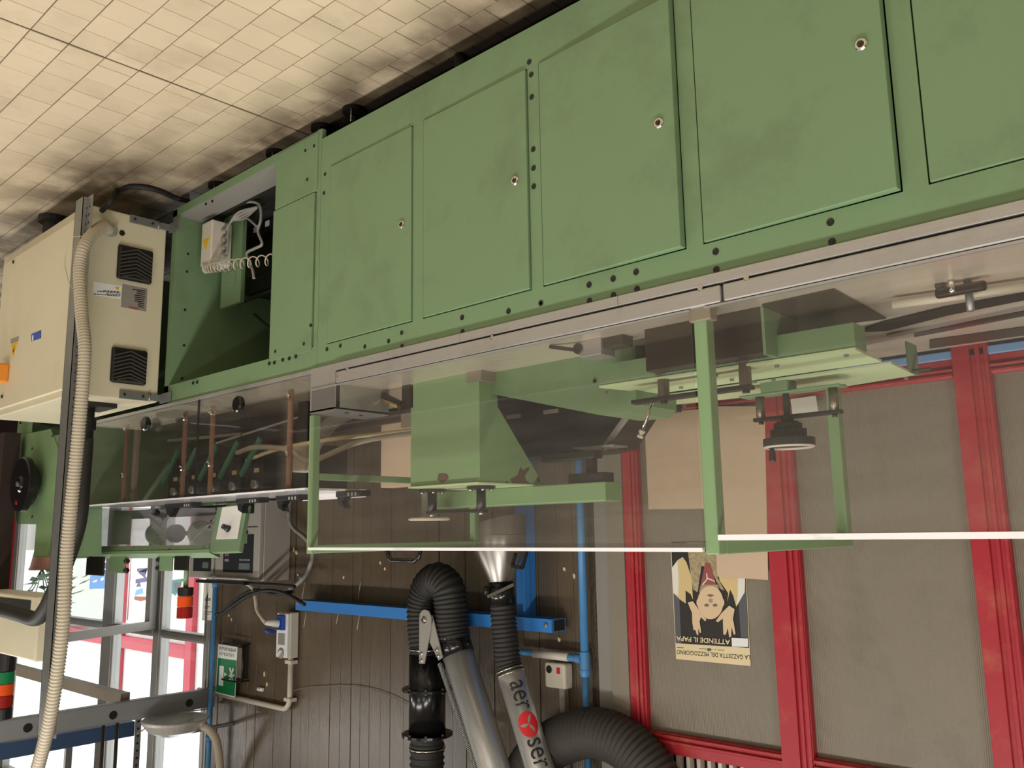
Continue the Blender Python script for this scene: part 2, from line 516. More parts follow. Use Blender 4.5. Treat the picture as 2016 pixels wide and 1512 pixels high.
# ---- red framed partition with ribbed panels
win = thing('window_1', None, None, (1.0, YW, 1.0), kind='structure')
def rpost(x0, x1, z0=0.0, z1=WZ, beads=()):
    mb = MB().bbox((x0, YW - 0.03, z0), (x1, YW + 0.08, z1), 0.004)
    for b0, b1, dy in beads: mb.bbox((b0, YW - 0.03 - dy, z0), (b1, YW + 0.02, z1), 0.003)
    mb.build('frame_post', RED, win)
rpost(2.168, 2.25, beads=((2.178, 2.192, 0.010), (2.2, 2.214, 0.010)))
rpost(1.452, 1.572, beads=((1.50, 1.572, 0.012), (1.455, 1.47, 0.008), (1.478, 1.492, 0.008)))
rpost(0.742, 0.858, beads=((0.80, 0.856, 0.012), (0.745, 0.758, 0.008), (0.77, 0.785, 0.008)))
rpost(-0.08, 0.03)
rpost(-0.9, -0.79)
def rrail(z0, z1, beads=()):
    for a, b in ((1.572, 2.168), (0.858, 1.452), (0.03, 0.742), (-0.79, -0.08)):
        mb = MB().bbox((a, YW - 0.026, z0), (b, YW + 0.06, z1), 0.003)
        for c, d in beads: mb.bbox((a, YW - 0.038, c), (b, YW + 0.02, d), 0.003)
        mb.build('frame_rail', RED, win)
rrail(2.465, 2.545, beads=((2.47, 2.482), (2.492, 2.504)))
rrail(1.085, 1.150, beads=((1.135, 1.147), (1.117, 1.127)))
pm = PANEL.copy(); pm.name = 'ribbed_panel_wave'
nt = pm.node_tree; b = nt.nodes['Principled BSDF']
wv = nt.nodes.new('ShaderNodeTexWave'); wv.bands_direction = 'X'; wv.inputs['Scale'].default_value = 48
tc = [n for n in nt.nodes if n.type == 'TEX_COORD'][0]
nt.links.new(tc.outputs['Object'], wv.inputs['Vector'])
bp = nt.nodes.new('ShaderNodeBump'); bp.inputs['Strength'].default_value = 0.5; bp.inputs['Distance'].default_value = 0.003
nt.links.new(wv.outputs['Fac'], bp.inputs['Height']); nt.links.new(bp.outputs[0], b.inputs['Normal'])
for a, b_ in ((1.572, 2.168), (0.858, 1.452), (0.03, 0.742), (-0.79, -0.08)):
    MB().box((a - 0.005, YW, 1.14), (b_ + 0.005, YW + 0.02, 2.47)).build('pane', pm, win)
# ventilation slats above the partition
MB().box((-0.8, YW + 0.05, 2.53), (2.17, YW + 0.07, WZ)).build('dark_backing', DARKIN, win)
for i in range(13):
    x = 2.14 - i * 0.048
    MB().box((x - 0.008, YW - 0.004, 2.546), (x + 0.008, YW + 0.03, 3.2)).build('slat', WHITEP, win)
struct('wall_left', MB().box((-4.6, YW, 0), (2.25, YW + 0.12, 1.085)), BLUEPALE)
struct('trim_3', MB().bbox((-4.6, YW - 0.03, 1.055), (2.2, YW, 1.085), 0.004), BLUEPALE)
struct('wall_left_far', MB().box((-4.6, YW + 0.02, 1.085), (-0.9, YW + 0.12, WZ)), PLASTER)
# ---- aluminium glazing from the end of the plank wall on
g = thing('window_2', None, None, (7.0, YW, 0), kind='structure')
def gx(u, v=1250): return ay(u, v, YW).x
mull = [(5.85, 5.93), (gx(322), gx(306)), (gx(228), gx(205)), (9.8, 9.94)]
for a, b_ in mull:
    mb = MB().bbox((a, YW - 0.02, 0), (b_, YW + 0.05, 3.9), 0.004)
    mb.bbox((a + 0.02, YW - 0.03, 0), (b_ - 0.02, YW + 0.02, 3.9), 0.003)
    mb.build('mullion', ALU, g)
def grail(a, b_, z0, z1):
    MB().bbox((a, YW - 0.02, z0), (b_, YW + 0.05, z1), 0.004).bbox((a, YW - 0.028, z0 + 0.012), (b_, YW, z1 - 0.012), 0.003).build('rail', ALU, g)
MB().box((9.94, YW - 0.02, 0), (10.06, YW + 0.05, 3.9)).build('red_post', RED, g)
spans = [(mull[i][1], mull[i + 1][0]) for i in range(3)]
for i, (a, b_) in enumerate(spans):
    grail(a, b_, 2.335, 2.395); grail(a, b_, 3.84, 3.9)
    if i != 1: grail(a, b_, 0.0, 0.12)
    MB().box((a, YW + 0.01, 2.395), (b_, YW + 0.016, 3.84)).build('pane', GLASS, g)
    if i != 1: MB().box((a, YW + 0.01, 0.12), (b_, YW + 0.016, 2.335)).build('pane', GLASS, g)
# open door leaf hinged at the second mullion
hx = mull[1][0] + 0.1
H0 = Vector((hx - 0.03, YW - 0.05, 0)); dd = Vector((-0.386, -0.922, 0))
leaf = thing('door_1', None, None, H0, kind='structure')
LW = 0.95
def lbar(s0, s1, z0, z1, nm='leaf_rail'):
    p, q = H0 + dd * s0, H0 + dd * s1
    zc = (z0 + z1) / 2
    MB().obox((p.x, p.y, zc), (q.x, q.y, zc), 0.045, z1 - z0).build(nm, ALU, leaf)
lbar(0, 0.07, 0.03, 2.33, 'leaf_stile'); lbar(LW - 0.07, LW, 0.03, 2.33, 'leaf_stile')
lbar(0.07, LW - 0.07, 2.268, 2.33); lbar(0.07, LW - 0.07, 0.03, 0.16)
p, q = H0 + dd * 0.07, H0 + dd * (LW - 0.07)
MB().obox((p.x, p.y, 1.19), (q.x, q.y, 1.214), 0.006, 2.108).build('pane', GLASS, leaf)
for z in (2.05, 1.2, 0.4):
    MB().cyl((hx - 0.01, YW - 0.055, z - 0.07), (hx - 0.01, YW - 0.055, z + 0.07), 0.012).build('hinge', STEEL, leaf)
# ---- room shell
struct('wall_back_upper', MB().box((5.85, YW, 3.9), (12, YW + 0.15, 4.4)), PLASTER)
struct('wall_right', MB().box((12, -6, 0), (12.1, YW + 0.1, 4.4)), DARKW)
struct('wall_back_dark', MB().box((10.06, YW, 0), (12, YW + 0.12, 3.9)), DARKW)
struct('wall_front', MB().box((-4.6, -6.1, 0), (12, -6, 4.4)), PLASTER)
struct('wall_left_end', MB().box((-4.7, -6, 0), (-4.6, YW, 4.4)), PLASTER)
struct('ceiling', MB().box((-4.7, -6.1, 4.4), (12.1, YW + 0.2, 4.5)), PLASTER)
# ---- outdoors: pavement, the opposite shop front with red frames
struct('ground', MB().box((0, YW + 0.2, -0.1), (40, 40, -0.02)), CONC)
yo = 5.0
def ox(u, v=1200): return ay(u, v, yo).x
rf = thing('window_3', None, None, (9, yo, 0), kind='structure')
for (ua, ub) in ((243, 229), (383, 370)):
    MB().bbox((ox(ua), yo - 0.03, 0), (ox(ub), yo + 0.05, 4.4), 0.004).build('frame_post', REDOUT, rf)
zr = ay(270, 1268, yo).z
MB().bbox((ox(370) + 0.002, yo - 0.03, zr - 0.1), (38, yo + 0.05, zr + 0.1), 0.004).build('frame_rail', REDOUT, rf)
MB().box((3.0, yo + 0.06, 0), (40, yo + 0.2, 5.0)).build('shop_wall', CONC, rf)

# ================================================================== MAIN MACHINE CABINET
def zc(u0, v0, k): return lambda x, y: (u0 + x * k, v0 + y * k)
mc = thing('machine_cabinet', 'long green machine cabinet with five doors and stainless rail, on the tiled floor', 'machine', (1.0, 0.5, 0))
XL, XS, XR = -0.75, 2.673, 3.905
YB = 1.0
DZ0, DZ1 = 0.255, 0.945
doors = [(-0.62, -0.02, 0), (0.036, 0.504, 0), (0.563, 1.032, 2.2), (1.088, 1.554, 2.0), (1.606, 2.075, 0.5), (2.135, 2.606, 0.25)]
# frame of the front: top rail, bottom rail, stiles
G = 0.004
MB().box((XL, 0.0, DZ1 + G), (XS - 0.001, 0.03, 1.03)).build('top_rail', GREEN, mc)
MB().box((XL, 0.0, 0.12), (XS - 0.001, 0.03, DZ0 - G)).build('bottom_rail', GREEN, mc)
xs = [XL] + [x for d in doors for x in (d[0] - G, d[1] + G)] + [XS - 0.001]
for a, b_ in zip(xs[0::2], xs[1::2]):
    MB().box((a, 0.0, DZ0 - G), (b_, 0.03, DZ1 + G)).build('stile', GREEN, mc)
MB().box((XL, 0.032, 0.125), (XS - 0.002, YB, 1.03)).build('body', DARKIN, mc)
for d0, d1, ang in doors[1:]:
    # a door is a folded steel sheet; some stand a little ajar on their left edge
    a = math.radians(ang)
    mb = MB().bbox((d0, -0.004, DZ0), (d1, 0.020, DZ1), 0.002)
    if ang:
        R = Matrix.Translation((d1, 0.0, 0)) @ Matrix.Rotation(a, 4, 'Z') @ Matrix.Translation((-d1, 0.0, 0))
        mb.v = [R @ v for v in mb.v]
    dr = mb.build('door', GREEN, mc)
    lx = d0 + 0.046
    p = Vector((lx, -0.004, 0.60))
    if ang: p = R @ p
    if d0 > 0.5:
        MB().lathe(p, (0, -1, 0), [(0.0145, -0.002), (0.0145, 0.003), (0.012, 0.006), (0.0085, 0.006), (0.0085, 0.003), (0, 0.003)], 20).build('lock', CHROME, dr)
        MB().cyl(p + Vector((0, -0.0031, 0)), p + Vector((0, -0.0042, 0)), 0.0075, seg=12).box(p + Vector((-0.0012, -0.0055, -0.005)), p + Vector((0.0012, -0.0031, 0.005))).build('keyhole', DARKST, dr)
def screw(p, r, parent, axis=(0, -1, 0)):
    MB().lathe(p, axis, [(r, -0.003), (r, 0.0008), (r * 0.62, 0.0012), (r * 0.5, 0.0006), (0, 0.0006)], 14).build('screw', BLACK, parent)
z4, z5, z1_ = zc(600, 450, .248), zc(1000, 400, .248), zc(1300, 0, .3552)
sc = [z4(*q) for q in [(177,958),(283,930),(478,937),(666,893),(770,827),(772,932),(1250,706),(1253,818),(1618,656),(1875,592)]]
sc += [z5(*q) for q in [(262,794),(645,648),(648,775),(836,600),(838,730),(1018,547),(1025,681),(1650,385),(1655,527)]]
sc += [z1_(943,1232), z1_(952,1340), (1046,147), (1047,191), (1050,294), (1050.6,331), (1051,367)]
sc += [(640, 343), (638, 380), (1042, 122)]
for q in sc:
    p = ay(*q, 0.0)
    if p.x > XS - 0.02: continue
    screw(Vector((p.x, -0.0005, p.z)), 0.0088 if q[0] > 900 else 0.0078, mc)
# stainless rail along the top: lower strip, dark gap, upper strip in lengths
seams = [XL, ay(1221, 590, 0).x, ay(910, 660, 0).x, ay(770, 700, 0).x, 2.545]
for a, b_ in zip(seams, seams[1:]):
    MB().bbox((a + 0.0004, -0.012, 1.031), (b_ - 0.0004, 0.02, 1.0575), 0.0015).build('rail_strip', STEEL, mc)
MB().box((XL, 0.0, 1.0575), (2.545, 0.02, 1.0625)).build('rail_gap', DARKIN, mc)
for a, b_ in ((XL, 0.985), (0.991, 2.54)):
    MB().bbox((a, -0.012, 1.0625), (b_, 0.022, 1.107), 0.005).build('rail_cover', STEEL, mc)
for q in [z4(358,1118), z4(288,1170), z4(1508,868), z5(1545,685), z5(1912,603)]:
    p = ay(*q, 0.0)
    MB().lathe((p.x, -0.011, p.z), (0, -1, 0), [(0.007, -0.002), (0.007, 0.002), (0.004, 0.003), (0, 0.002)], 12).build('rail_screw', CHROME, mc)
MB().box((XL, 0.02, 1.03), (XS, YB, 1.105)).build('table_top', TABLE, mc)
# stainless corner box at the far end of the rail
mb = MB().box((2.545, -0.008, 1.031), (2.70, 0.012, 1.196)).box((2.545, -0.008, 1.19), (2.70, 0.24, 1.2)).box((2.545, -0.004, 1.06), (2.552, 0.24, 1.196))
mb.build('corner_box', STEEL, mc)
for px, py in ((2.58, 0.07), (2.60, 0.15)): MB().cyl((px, py, 1.199), (px, py, 1.2035), 0.008, seg=10).build('box_screw', DARKST, mc)
for i in range(4):
    MB().cyl((0.2 + i * 0.6, 0.1, 0.0), (0.2 + i * 0.6, 0.1, 0.13), 0.02, seg=10).build('levelling_foot', RUBBER, mc)

# ================================================================== OPEN END BAY
eb = thing('end_cabinet', 'green machine end cabinet with an open bay showing wiring, next to the cream switch cabinet', 'machine', (3.3, 0.5, 0))
# levelling feet
for u, v in ((690, 212), (622, 245), (545, 300), (420, 360)):
    p = az(u, v, 0)
    FP = mc if p.x < XS else eb
    MB().lathe((p.x, 0.08, 0.0), (0, 0, 1), [(0.0, 0), (0.045, 0), (0.045, 0.018), (0.018, 0.03), (0.012, 0.03), (0.012, 0.125 if FP is mc else 0.08), (0, 0.125 if FP is mc else 0.08)], 18).build('levelling_foot', RUBBER, FP)
    MB().cyl((p.x - 0.03, 0.045, 0.02), (p.x - 0.03, 0.045, 0.075), 0.004, seg=8).build('foot_bolt', CHROME, FP)
# levelling feet
for u, v in ((690, 212), (622, 245), (545, 300), (420, 360)):
    p = az(u, v, 0)
    FP = mc if p.x < XS else eb
    MB().lathe((p.x, 0.08, 0.0), (0, 0, 1), [(0.0, 0), (0.045, 0), (0.045, 0.018), (0.018, 0.03), (0.012, 0.03), (0.012, 0.125 if FP is mc else 0.08), (0, 0.125 if FP is mc else 0.08)], 18).build('levelling_foot', RUBBER, FP)
    MB().cyl((p.x - 0.03, 0.045, 0.02), (p.x - 0.03, 0.045, 0.075), 0.004, seg=8).build('foot_bolt', CHROME, FP)
OX0, OX1, OZ0, OZ1 = 2.99, 3.865, 0.113, 0.945
MB().box((XS + 0.001, 0, OZ1), (XR, 0.03, 1.03)).build('top_rail', GREEN, eb)
MB().box((XS + 0.001, 0, 0.075), (XR, 0.02, OZ0)).build('bottom_rail', GREEN, eb)
MB().box((OX0, 0.004, 0.09), (OX1, 0.13, OZ0 + 0.001)).build('bay_sill', GREYTRIM, eb)
MB().box((XS + 0.001, 0.0, OZ0), (2.70, 0.03, OZ1)).build('stile', GREEN, eb)
MB().bbox((2.695, -0.004, 0.085), (OX0, 0.02, 0.325), 0.0015).build('lower_plate', GREEN, eb)
MB().bbox((2.71, -0.004, 0.329), (OX0 + 0.01, 0.016, 0.958), 0.0015).build('cover_panel', GREEN, eb)
MB().box((OX0 - 0.29, 0.021, 0.1), (OX0, 0.06, OZ1)).build('inner_stile', DARKIN, eb)
MB().box((OX1, 0.0, 0.08), (XR, YB, 1.03)).build('side_plate', GREEN, eb)
MB().box((XS + 0.02, YB - 0.02, 0.09), (OX1, YB, 1.03)).build('back_plate', DARKIN, eb)
MB().box((XS + 0.02, 0.02, 1.0), (OX1, YB, 1.03)).build('top_plate', GREEN, eb)
MB().box((XS + 0.02, 0.131, 0.085), (OX1, YB, 0.1)).build('floor_plate', DARKIN, eb)
MB().box((XS + 0.003, 0.03, 0.1), (XS + 0.02, YB, 1.0)).build('partition_plate', DARKIN, eb)
zf = zc(0, 350, .3306)
for q in [zf(*a) for a in [(1607,1107),(1637,1102),(1687,1085),(1726,1077),(1765,1065),(1153,1223),(1177,1218),(1230,157),(1268,140),(1855,880),(1815,990),(1645,1035),(1835,12)]] + [(620, 288), (603, 297)]:
    p = ay(*q, 0.0)
    screw(Vector((p.x, -0.0045, p.z)), 0.007, eb)
MB().bbox((2.703, -0.006, 1.031), (4.95, 0.02, 1.047), 0.0015).build('rail_strip', STEEL, eb)
for q in ((370, 500), (368, 535), (364, 610), (362, 680), (358, 745)):
    p = ax(*q, OX1)
    MB().cyl((OX1 - 0.002, p.y, p.z), (OX1 + 0.001, p.y, p.z), 0.006, seg=10).build('side_screw', BLACK, eb)
# inside the bay: bracket column, junction box, coil cord, relay rack, drive housing
yb = 0.2
bz1 = ay(455, 600, yb).z
br = MB().box((3.60, yb, 0.1), (3.785, yb + 0.02, bz1)).build('bracket_column', GREEN, eb)
a, b_ = ay(446, 565, yb - 0.006), ay(462, 532, yb - 0.006)
MB().bbox((b_.x, yb - 0.006, b_.z), (a.x, yb + 0.005, a.z), 0.001).build('cover_plate', GREEN, br)
jx0, jx1, jz0, jz1 = 3.69, 3.79, 0.152, 0.366
jb = MB().bbox((jx0, 0.09, jz0), (jx1, 0.195, jz1), 0.006).build('junction_box', WHITEP, eb)
MB().prism([Vector((jx0 + 0.016, 0.0895, jz0 + 0.085)), Vector((jx1 - 0.016, 0.0895, jz0 + 0.085)), Vector(((jx0 + jx1) / 2, 0.0895, jz0 + 0.145))], (0, 0.002, 0)).build('warning_triangle', YEL, jb)
for i in range(4):
    zg = jz0 + 0.05 + 0.04 * i
    MB().lathe((jx0, 0.15, zg), (-1, 0, 0), [(0.015, 0), (0.015, 0.012), (0.011, 0.018), (0.011, 0.03), (0, 0.03)], 12).build('cable_gland', GREYP, jb)
    MB().ring(smooth_path([(jx0 - 0.025, 0.15, zg), (jx0 - 0.05, 0.148, zg - 0.02), (jx0 - 0.06, 0.15, jz0 + 0.02), (jx0 - 0.12, 0.16 + 0.01 * i, jz0 - 0.02 + 0.008 * i), (jx0 - 0.25, 0.18, jz0 - 0.015)]), 0.006, 8).build('grey_cable', GREYP, eb)
coil = []
q0, q1 = ay(405, 528, 0.1), ay(540, 510, 0.08)
NT = 15
for i in range(NT * 14):
    t = i / (NT * 14)
    p = q0.lerp(q1, t ** 2.0)
    coil.append((p.x, p.y + 0.018 * math.cos(2 * math.pi * i / 14), p.z + 0.024 * math.sin(2 * math.pi * i / 14)))
MB().ring(coil, 0.0032, 6).build('coil_cord', HOSEW, eb)
for (u, v) in ((480, 468), (487, 442), (503, 452), (507, 428), (526, 440), (532, 415)):
    p = ay(u, v, 0.34)
    rl = MB().bbox((p.x - 0.05, 0.34, p.z - 0.03), (p.x + 0.05, 0.42, p.z + 0.03), 0.003).build('relay_block', BLACK, eb)
    MB().box((p.x - 0.02, 0.336, p.z - 0.012), (p.x + 0.012, 0.341, p.z + 0.014)).build('relay_label', WHITE, rl)
MB().ring(smooth_path([ay(u, v, 0.17) for u, v in ((455, 412), (485, 398), (510, 402), (514, 430), (508, 455), (516, 480), (500, 490), (486, 500), (497, 530), (500, 548))]), 0.007, 8).build('grey_cable', GREYP, eb)
MB().ring(smooth_path([ay(u, v, 0.19) for u, v in ((470, 418), (490, 432), (506, 446))]), 0.006, 8).build('grey_cable', GREYP, eb)
a, b_ = ay(478, 600, 0.32), ay(545, 545, 0.32)
MB().bbox((b_.x - 0.15, 0.33, b_.z - 0.06), (a.x, 0.6, b_.z + 0.03), 0.01).build('drive_housing', BLACK, eb)
MB().bbox((b_.x - 0.15, 0.29, a.z - 0.012), (a.x + 0.02, 0.31, a.z + 0.002), 0.002).build('support_bar', DARKST, eb)
MB().obox(ay(500, 618, 0.35), ay(535, 650, 0.35), 0.01, 0.01).build('tie_rod', DARKST, eb)

# ================================================================== CREAM SWITCH CABINET
cb = thing('switch_cabinet', 'cream electrical cabinet with two black fan filters, hung on the end of the green machine', 'cabinet', (4.4, -0.2, 0.14))
CX0, CX1, CY0, CY1, CZ0, CZ1 = 3.925, 5.02, -0.395, 0.0, 0.145, 1.02
CY1 = -0.02
MB().bbox((CX0, CY0, CZ0), (CX1, CY1, CZ1), 0.006).build('body', CREAM, cb)
d = MB().bbox((CX0 + 0.05, CY0 - 0.012, CZ0 + 0.05), (CX1 - 0.04, CY0 + 0.004, CZ1 - 0.035), 0.003).build('door', CREAM, cb)
for q in ((27, 516), (5, 781)):
    p = ay(*q, CY0 - 0.012)
    MB().cyl((p.x, CY0 - 0.011, p.z), (p.x, CY0 - 0.018, p.z), 0.009, seg=12).build('door_lock', DARKST, d)
for (zz, yy) in ((ax(264, 522, CX0).z, ax(264, 522, CX0).y), (ax(252, 722, CX0).z, ax(252, 722, CX0).y)):
    hw = 0.082
    f = MB().bbox((CX0 - 0.022, yy - hw, zz - hw), (CX0 + 0.003, yy + hw, zz + hw), 0.012).build('fan_filter', BLACK, cb)
    for i in range(9):
        z0 = zz - hw + 0.014 + i * 0.0175
        for s in (-1, 1):
            MB().obox((CX0 - 0.025, yy, min(z0 + 0.0, zz + hw - .006)), (CX0 - 0.025, yy + s * (hw - 0.008), min(z0 + 0.028, zz + hw - .008)), 0.008, 0.006, up=(0, 0, 1)).build('louvre', LOUVRE, f)
p = ax(218, 455, CX0)
MB().lathe((CX0, p.y, p.z), (-1, 0, 0), [(0.028, 0), (0.028, 0.012), (0.022, 0.02), (0.02, 0.035), (0, 0.035)], 16).build('gland', GREYP, cb)
p = ax(240, 459, CX0)
MB().lathe((CX0, p.y, p.z), (-1, 0, 0), [(0.013, 0), (0.013, 0.004), (0.009, 0.004), (0.009, 0.001), (0, 0.001)], 14).build('cable_hole', DARKST, cb)
# hinged zinc brackets to the machine
for zz in (0.165, 1.0):
    mb = MB().box((CX0 - 0.012, -0.20, zz - 0.018), (CX0, -0.07, zz + 0.018)).cyl((CX0 - 0.012, -0.065, zz - 0.02), (CX0 - 0.012, -0.065, zz + 0.02), 0.006, seg=10).box((CX0 - 0.015, -0.06, zz - 0.015), (CX0 - 0.004, -0.005, zz + 0.015)).box((CX0 - 0.1, -0.012, zz - 0.02), (CX0 - 0.004, -0.004, zz + 0.025))
    k = mb.build('hinge_bracket', ZINC, cb)
    for yy in (-0.18, -0.095): MB().cyl((CX0 - 0.016, yy, zz), (CX0 - 0.011, yy, zz), 0.006, seg=10).build('bolt', DARKST, k)
# labels
def quad(mb, pts, ext): return mb.prism(pts, ext)
def cab_face(q): p = ax(*q, CX0 - 0.0008); return p
z9 = zc(150, 500, 160 / 1728)
quad(MB(), [cab_face(z9(*q)) for q in ((372,588),(975,680),(940,962),(355,868))], (0.0006, 0, 0)).build('warning_label', WHITE, cb)
quad(MB(), [cab_face(z9(*q)) + Vector((-.0006, 0, 0)) for q in ((825,690),(930,710),(872,782))], (0.0006, 0, 0)).build('warning_triangle', YEL, cb)
mb = MB()
for (y0, xa, xb) in ((782, 575, 940), (806, 450, 940), (845, 640, 940), (870, 370, 935)):
    x = xa
    while x < xb - 20:
        wd = random.uniform(25, 75); xe = min(x + wd, xb); sl = 0.16
        dy = (x - 372) * sl * 0.55; dy2 = (xe - 372) * sl * 0.55
        mb.prism([cab_face(z9(*q)) + Vector((-.0006, 0, 0)) for q in ((x, y0 + dy - 30), (xe, y0 + dy2 - 30), (xe, y0 + dy2 - 12), (x, y0 + dy - 12))], (0.0003, 0, 0)); x = xe + 14
mb.build('small_print', INK, cb)
dp = quad(MB(), [cab_face(z9(*q)) for q in ((985,635),(1515,740),(1490,1225),(950,1125))], (0.0006, 0, 0)).build('data_plate', GREYP, cb)
mb = MB()
for i, (xa, xb) in enumerate(((1190, 1475), (1290, 1470), (1280, 1465), (1235, 1470), (1240, 1460), (1245, 1450), (1240, 1445), (1310, 1445), (1310, 1440), (1320, 1435))):
    y = 745 + i * 40
    mb.prism([cab_face(z9(*q)) + Vector((-.0006, 0, 0)) for q in ((xa, y), (xb, y + 30), (xb, y + 48), (xa, y + 18))], (0.0003, 0, 0))
mb.build('small_print', DARKST, cb)
quad(MB(), [cab_face(z9(*q)) + Vector((-.0006, 0, 0)) for q in ((1120,1110),(1325,1150),(1320,1190),(1115,1145))], (0.0004, 0, 0)).build('red_print', PRED, cb)
YD = CY0 - 0.0125
za = zc(0, 620, 140 / 1176)
def df(q): return ay(*q, YD)
quad(MB(), [df(za(*q)) for q in ((172,400),(312,350),(305,430),(178,475))], (0, 0.001, 0)).build('label_strip', GREYP, d)
quad(MB(), [df(za(*q)) for q in ((178,480),(300,432),(222,705))], (0, 0.001, 0)).build('warning_triangle', YEL, d)
quad(MB(), [df(za(*q)) - Vector((0, .0008, 0)) for q in ((240,495),(225,560),(240,560),(218,640),(214,580),(228,575))], (0, 0.0005, 0)).build('bolt_mark', INK, d)
quad(MB(), [df(za(*q)) for q in ((515,315),(682,248),(680,385),(518,440))], (0, 0.001, 0)).build('blue_label', BLUES, d)
quad(MB(), [df(za(*q)) - Vector((0, .0008, 0)) for q in ((535,340),(555,332),(552,422),(532,428))], (0, 0.0005, 0)).build('label_mark', WHITE, d)
p = ay(10, 735, CY0 - 0.02)
MB().bbox((p.x - 0.035, CY0 - 0.075, p.z - 0.045), (p.x + 0.05, CY0 - 0.012, p.z + 0.05), 0.008).build('main_switch', ORANGE, d)
MB().bbox((p.x + 0.0, CY0 - 0.1, p.z - 0.015), (p.x + 0.04, CY0 - 0.075, p.z + 0.02), 0.006).build('switch_knob', REDL, d)
for q in ((85, 440), (60, 455)):
    p = az(*q, 0.0)
    break
MB().lathe((4.62, -0.3, 0.0), (0, 0, 1), [(0, 0), (0.07, 0), (0.07, 0.03), (0.045, 0.04), (0.045, 0.15), (0, 0.15)], 18).build('foot', RUBBER, cb)

# black cable on the floor behind the cabinet
one('floor_cable', cable([ax(205, 412, 3.9) + Vector((0.03, 0, 0)), ax(215, 396, 3.9) + Vector((-0.03, 0, 0))] + [az(u, v, 0.014) for u, v in ((232, 377), (258, 368), (290, 370), (318, 378), (345, 390), (372, 396))], 0.013), RUBBER, 'black rubber cable looping over the floor beside the cream cabinet', 'cable')

# perforated strut post at the cabinet corner
sp = thing('strut_post', 'tall perforated zinc strut post standing at the corner of the cream cabinet', 'post', (3.86, -0.42, 0.1))
sx, sy, ZT = 3.875, -0.425, 2.42
mb = MB()
mb.box((sx - 0.0415, sy - 0.02, 0.15), (sx + 0.0415, sy - 0.017, ZT))        # web towards the aisle is a thin back
mb.box((sx - 0.0415, sy - 0.02, 0.15), (sx - 0.0385, sy + 0.022, ZT)).box((sx + 0.0385, sy - 0.02, 0.15), (sx + 0.0415, sy + 0.022, ZT))
mb.build('channel', ZINC, sp)
MB().box((sx - 0.03, sy - 0.016, 0.15), (sx + 0.03, sy + 0.01, ZT)).build('dark_core', BLACK, sp)
mb = MB(); mb2 = MB()
z = 0.2
while z < ZT - 0.03:
    mb.cyl((sx - 0.042, sy + 0.002, z), (sx - 0.0405, sy + 0.002, z), 0.007, seg=8)
    z += 0.037
tag(mb.build('slot_hole', BLACK, sp), kind='stuff')
MB().box((sx - 0.10, sy - 0.001, 0.15), (sx - 0.0415, sy + 0.001, ZT)).build('side_flange', ZINC, sp)
mb = MB(); z = 0.2
while z < ZT - 0.03:
    mb.cyl((sx - 0.07, sy - 0.0022, z), (sx - 0.07, sy - 0.0008, z), 0.006, seg=8); z += 0.037
tag(mb.build('slot_hole', BLACK, sp), kind='stuff')

# ribbed conduit running up along the strut
cpts = [ax(214, 452, CX0 - 0.035), Vector((3.83, -0.36, 0.27)), ay(168, 480, -0.455), ay(157, 530, -0.475), ay(161, 620, -0.475), ay(167, 700, -0.475), ay(155, 850, -0.475), ay(140, 1000, -0.475), ay(131, 1100, -0.475), ay(125, 1220, -0.475), ay(112, 1330, -0.475), ay(95, 1430, -0.475), ay(72, 1520, -0.475), ay(55, 1580, -0.475)]
one('ribbed_conduit', ribbed(cpts, 0.0265, 0.0135, 0.0045, 16), HOSEW, 'long ribbed grey conduit climbing from the cream cabinet along the strut', 'conduit')
one('loose_cable_tie', cable([ay(160, 465, -0.5), ay(140, 470, -0.5), ay(128, 510, -0.5), ay(134, 550, -0.5), ay(146, 572, -0.5)], 0.0016, 6), HOSEW, 'thin pale cable tie looped around the ribbed conduit', 'cable tie')

# ================================================================== NEAR ACRYLIC HOOD
TZ = 1.105
def frame_gate(parent, x, zb, zt, yf, yb, low=None, s=0.03):
    MB().bbox((x - s / 2, yf, zb), (x + s / 2, yf + s, zt), 0.003).build('frame_post', GREEN2, parent)
    MB().bbox((x - s / 2, yb - s, zb), (x + s / 2, yb, zt - s), 0.003).build('frame_post', GREEN2, parent)
    MB().bbox((x - s / 2, yf + s, zt - s), (x + s / 2, yb, zt), 0.003).build('top_bar', GREEN2, parent)
    if low: MB().bbox((x - s / 2, yf + s, low - 0.012), (x + s / 2, yb - s, low + 0.012), 0.003).build('lower_bar', GREEN2, parent)
hd = thing('acrylic_hood', 'long clear acrylic safety hood standing over the green gusset pedestal', 'guard', (1.8, 0.4, TZ))
frame_gate(hd, 2.70, 1.203, 1.708, 0.0, 0.86, low=1.43)
MB().box((1.078, -0.008, 1.113), (2.692, -0.003, 1.69)).build('front_pane', ACRY, hd)
MB().box((1.078, -0.0095, 1.686), (2.692, 0.001, 1.6955)).build('pane_edge', ACRYE, hd)
MB().box((1.078, 0.0, 1.69), (2.684, 0.84, 1.695)).build('top_pane', ACRYT, hd)
MB().box((1.078, 0.835, 1.2), (2.684, 0.84, 1.69)).build('back_pane', ACRYT, hd)
MB().box((1.078, -0.012, 1.1085), (2.692, -0.002, 1.113)).build('lower_edge', STEEL, hd)
hx0, hx1 = ay(828, 1083, 0.1).x, ay(762, 1083, 0.1).x
MB().ring([(hx0, 0.1, 1.694), (hx0 + 0.008, 0.1, 1.72), (hx0 + 0.03, 0.1, 1.732), (hx1 - 0.03, 0.1, 1.732), (hx1 - 0.008, 0.1, 1.72), (hx1, 0.1, 1.694)], 0.0085, 10).build('handle', GLOSSB, hd)
h2 = thing('acrylic_hood', 'clear acrylic safety hood nearest the camera, with green end frame, over the handwheel', 'guard', (0.4, 0.4, TZ))
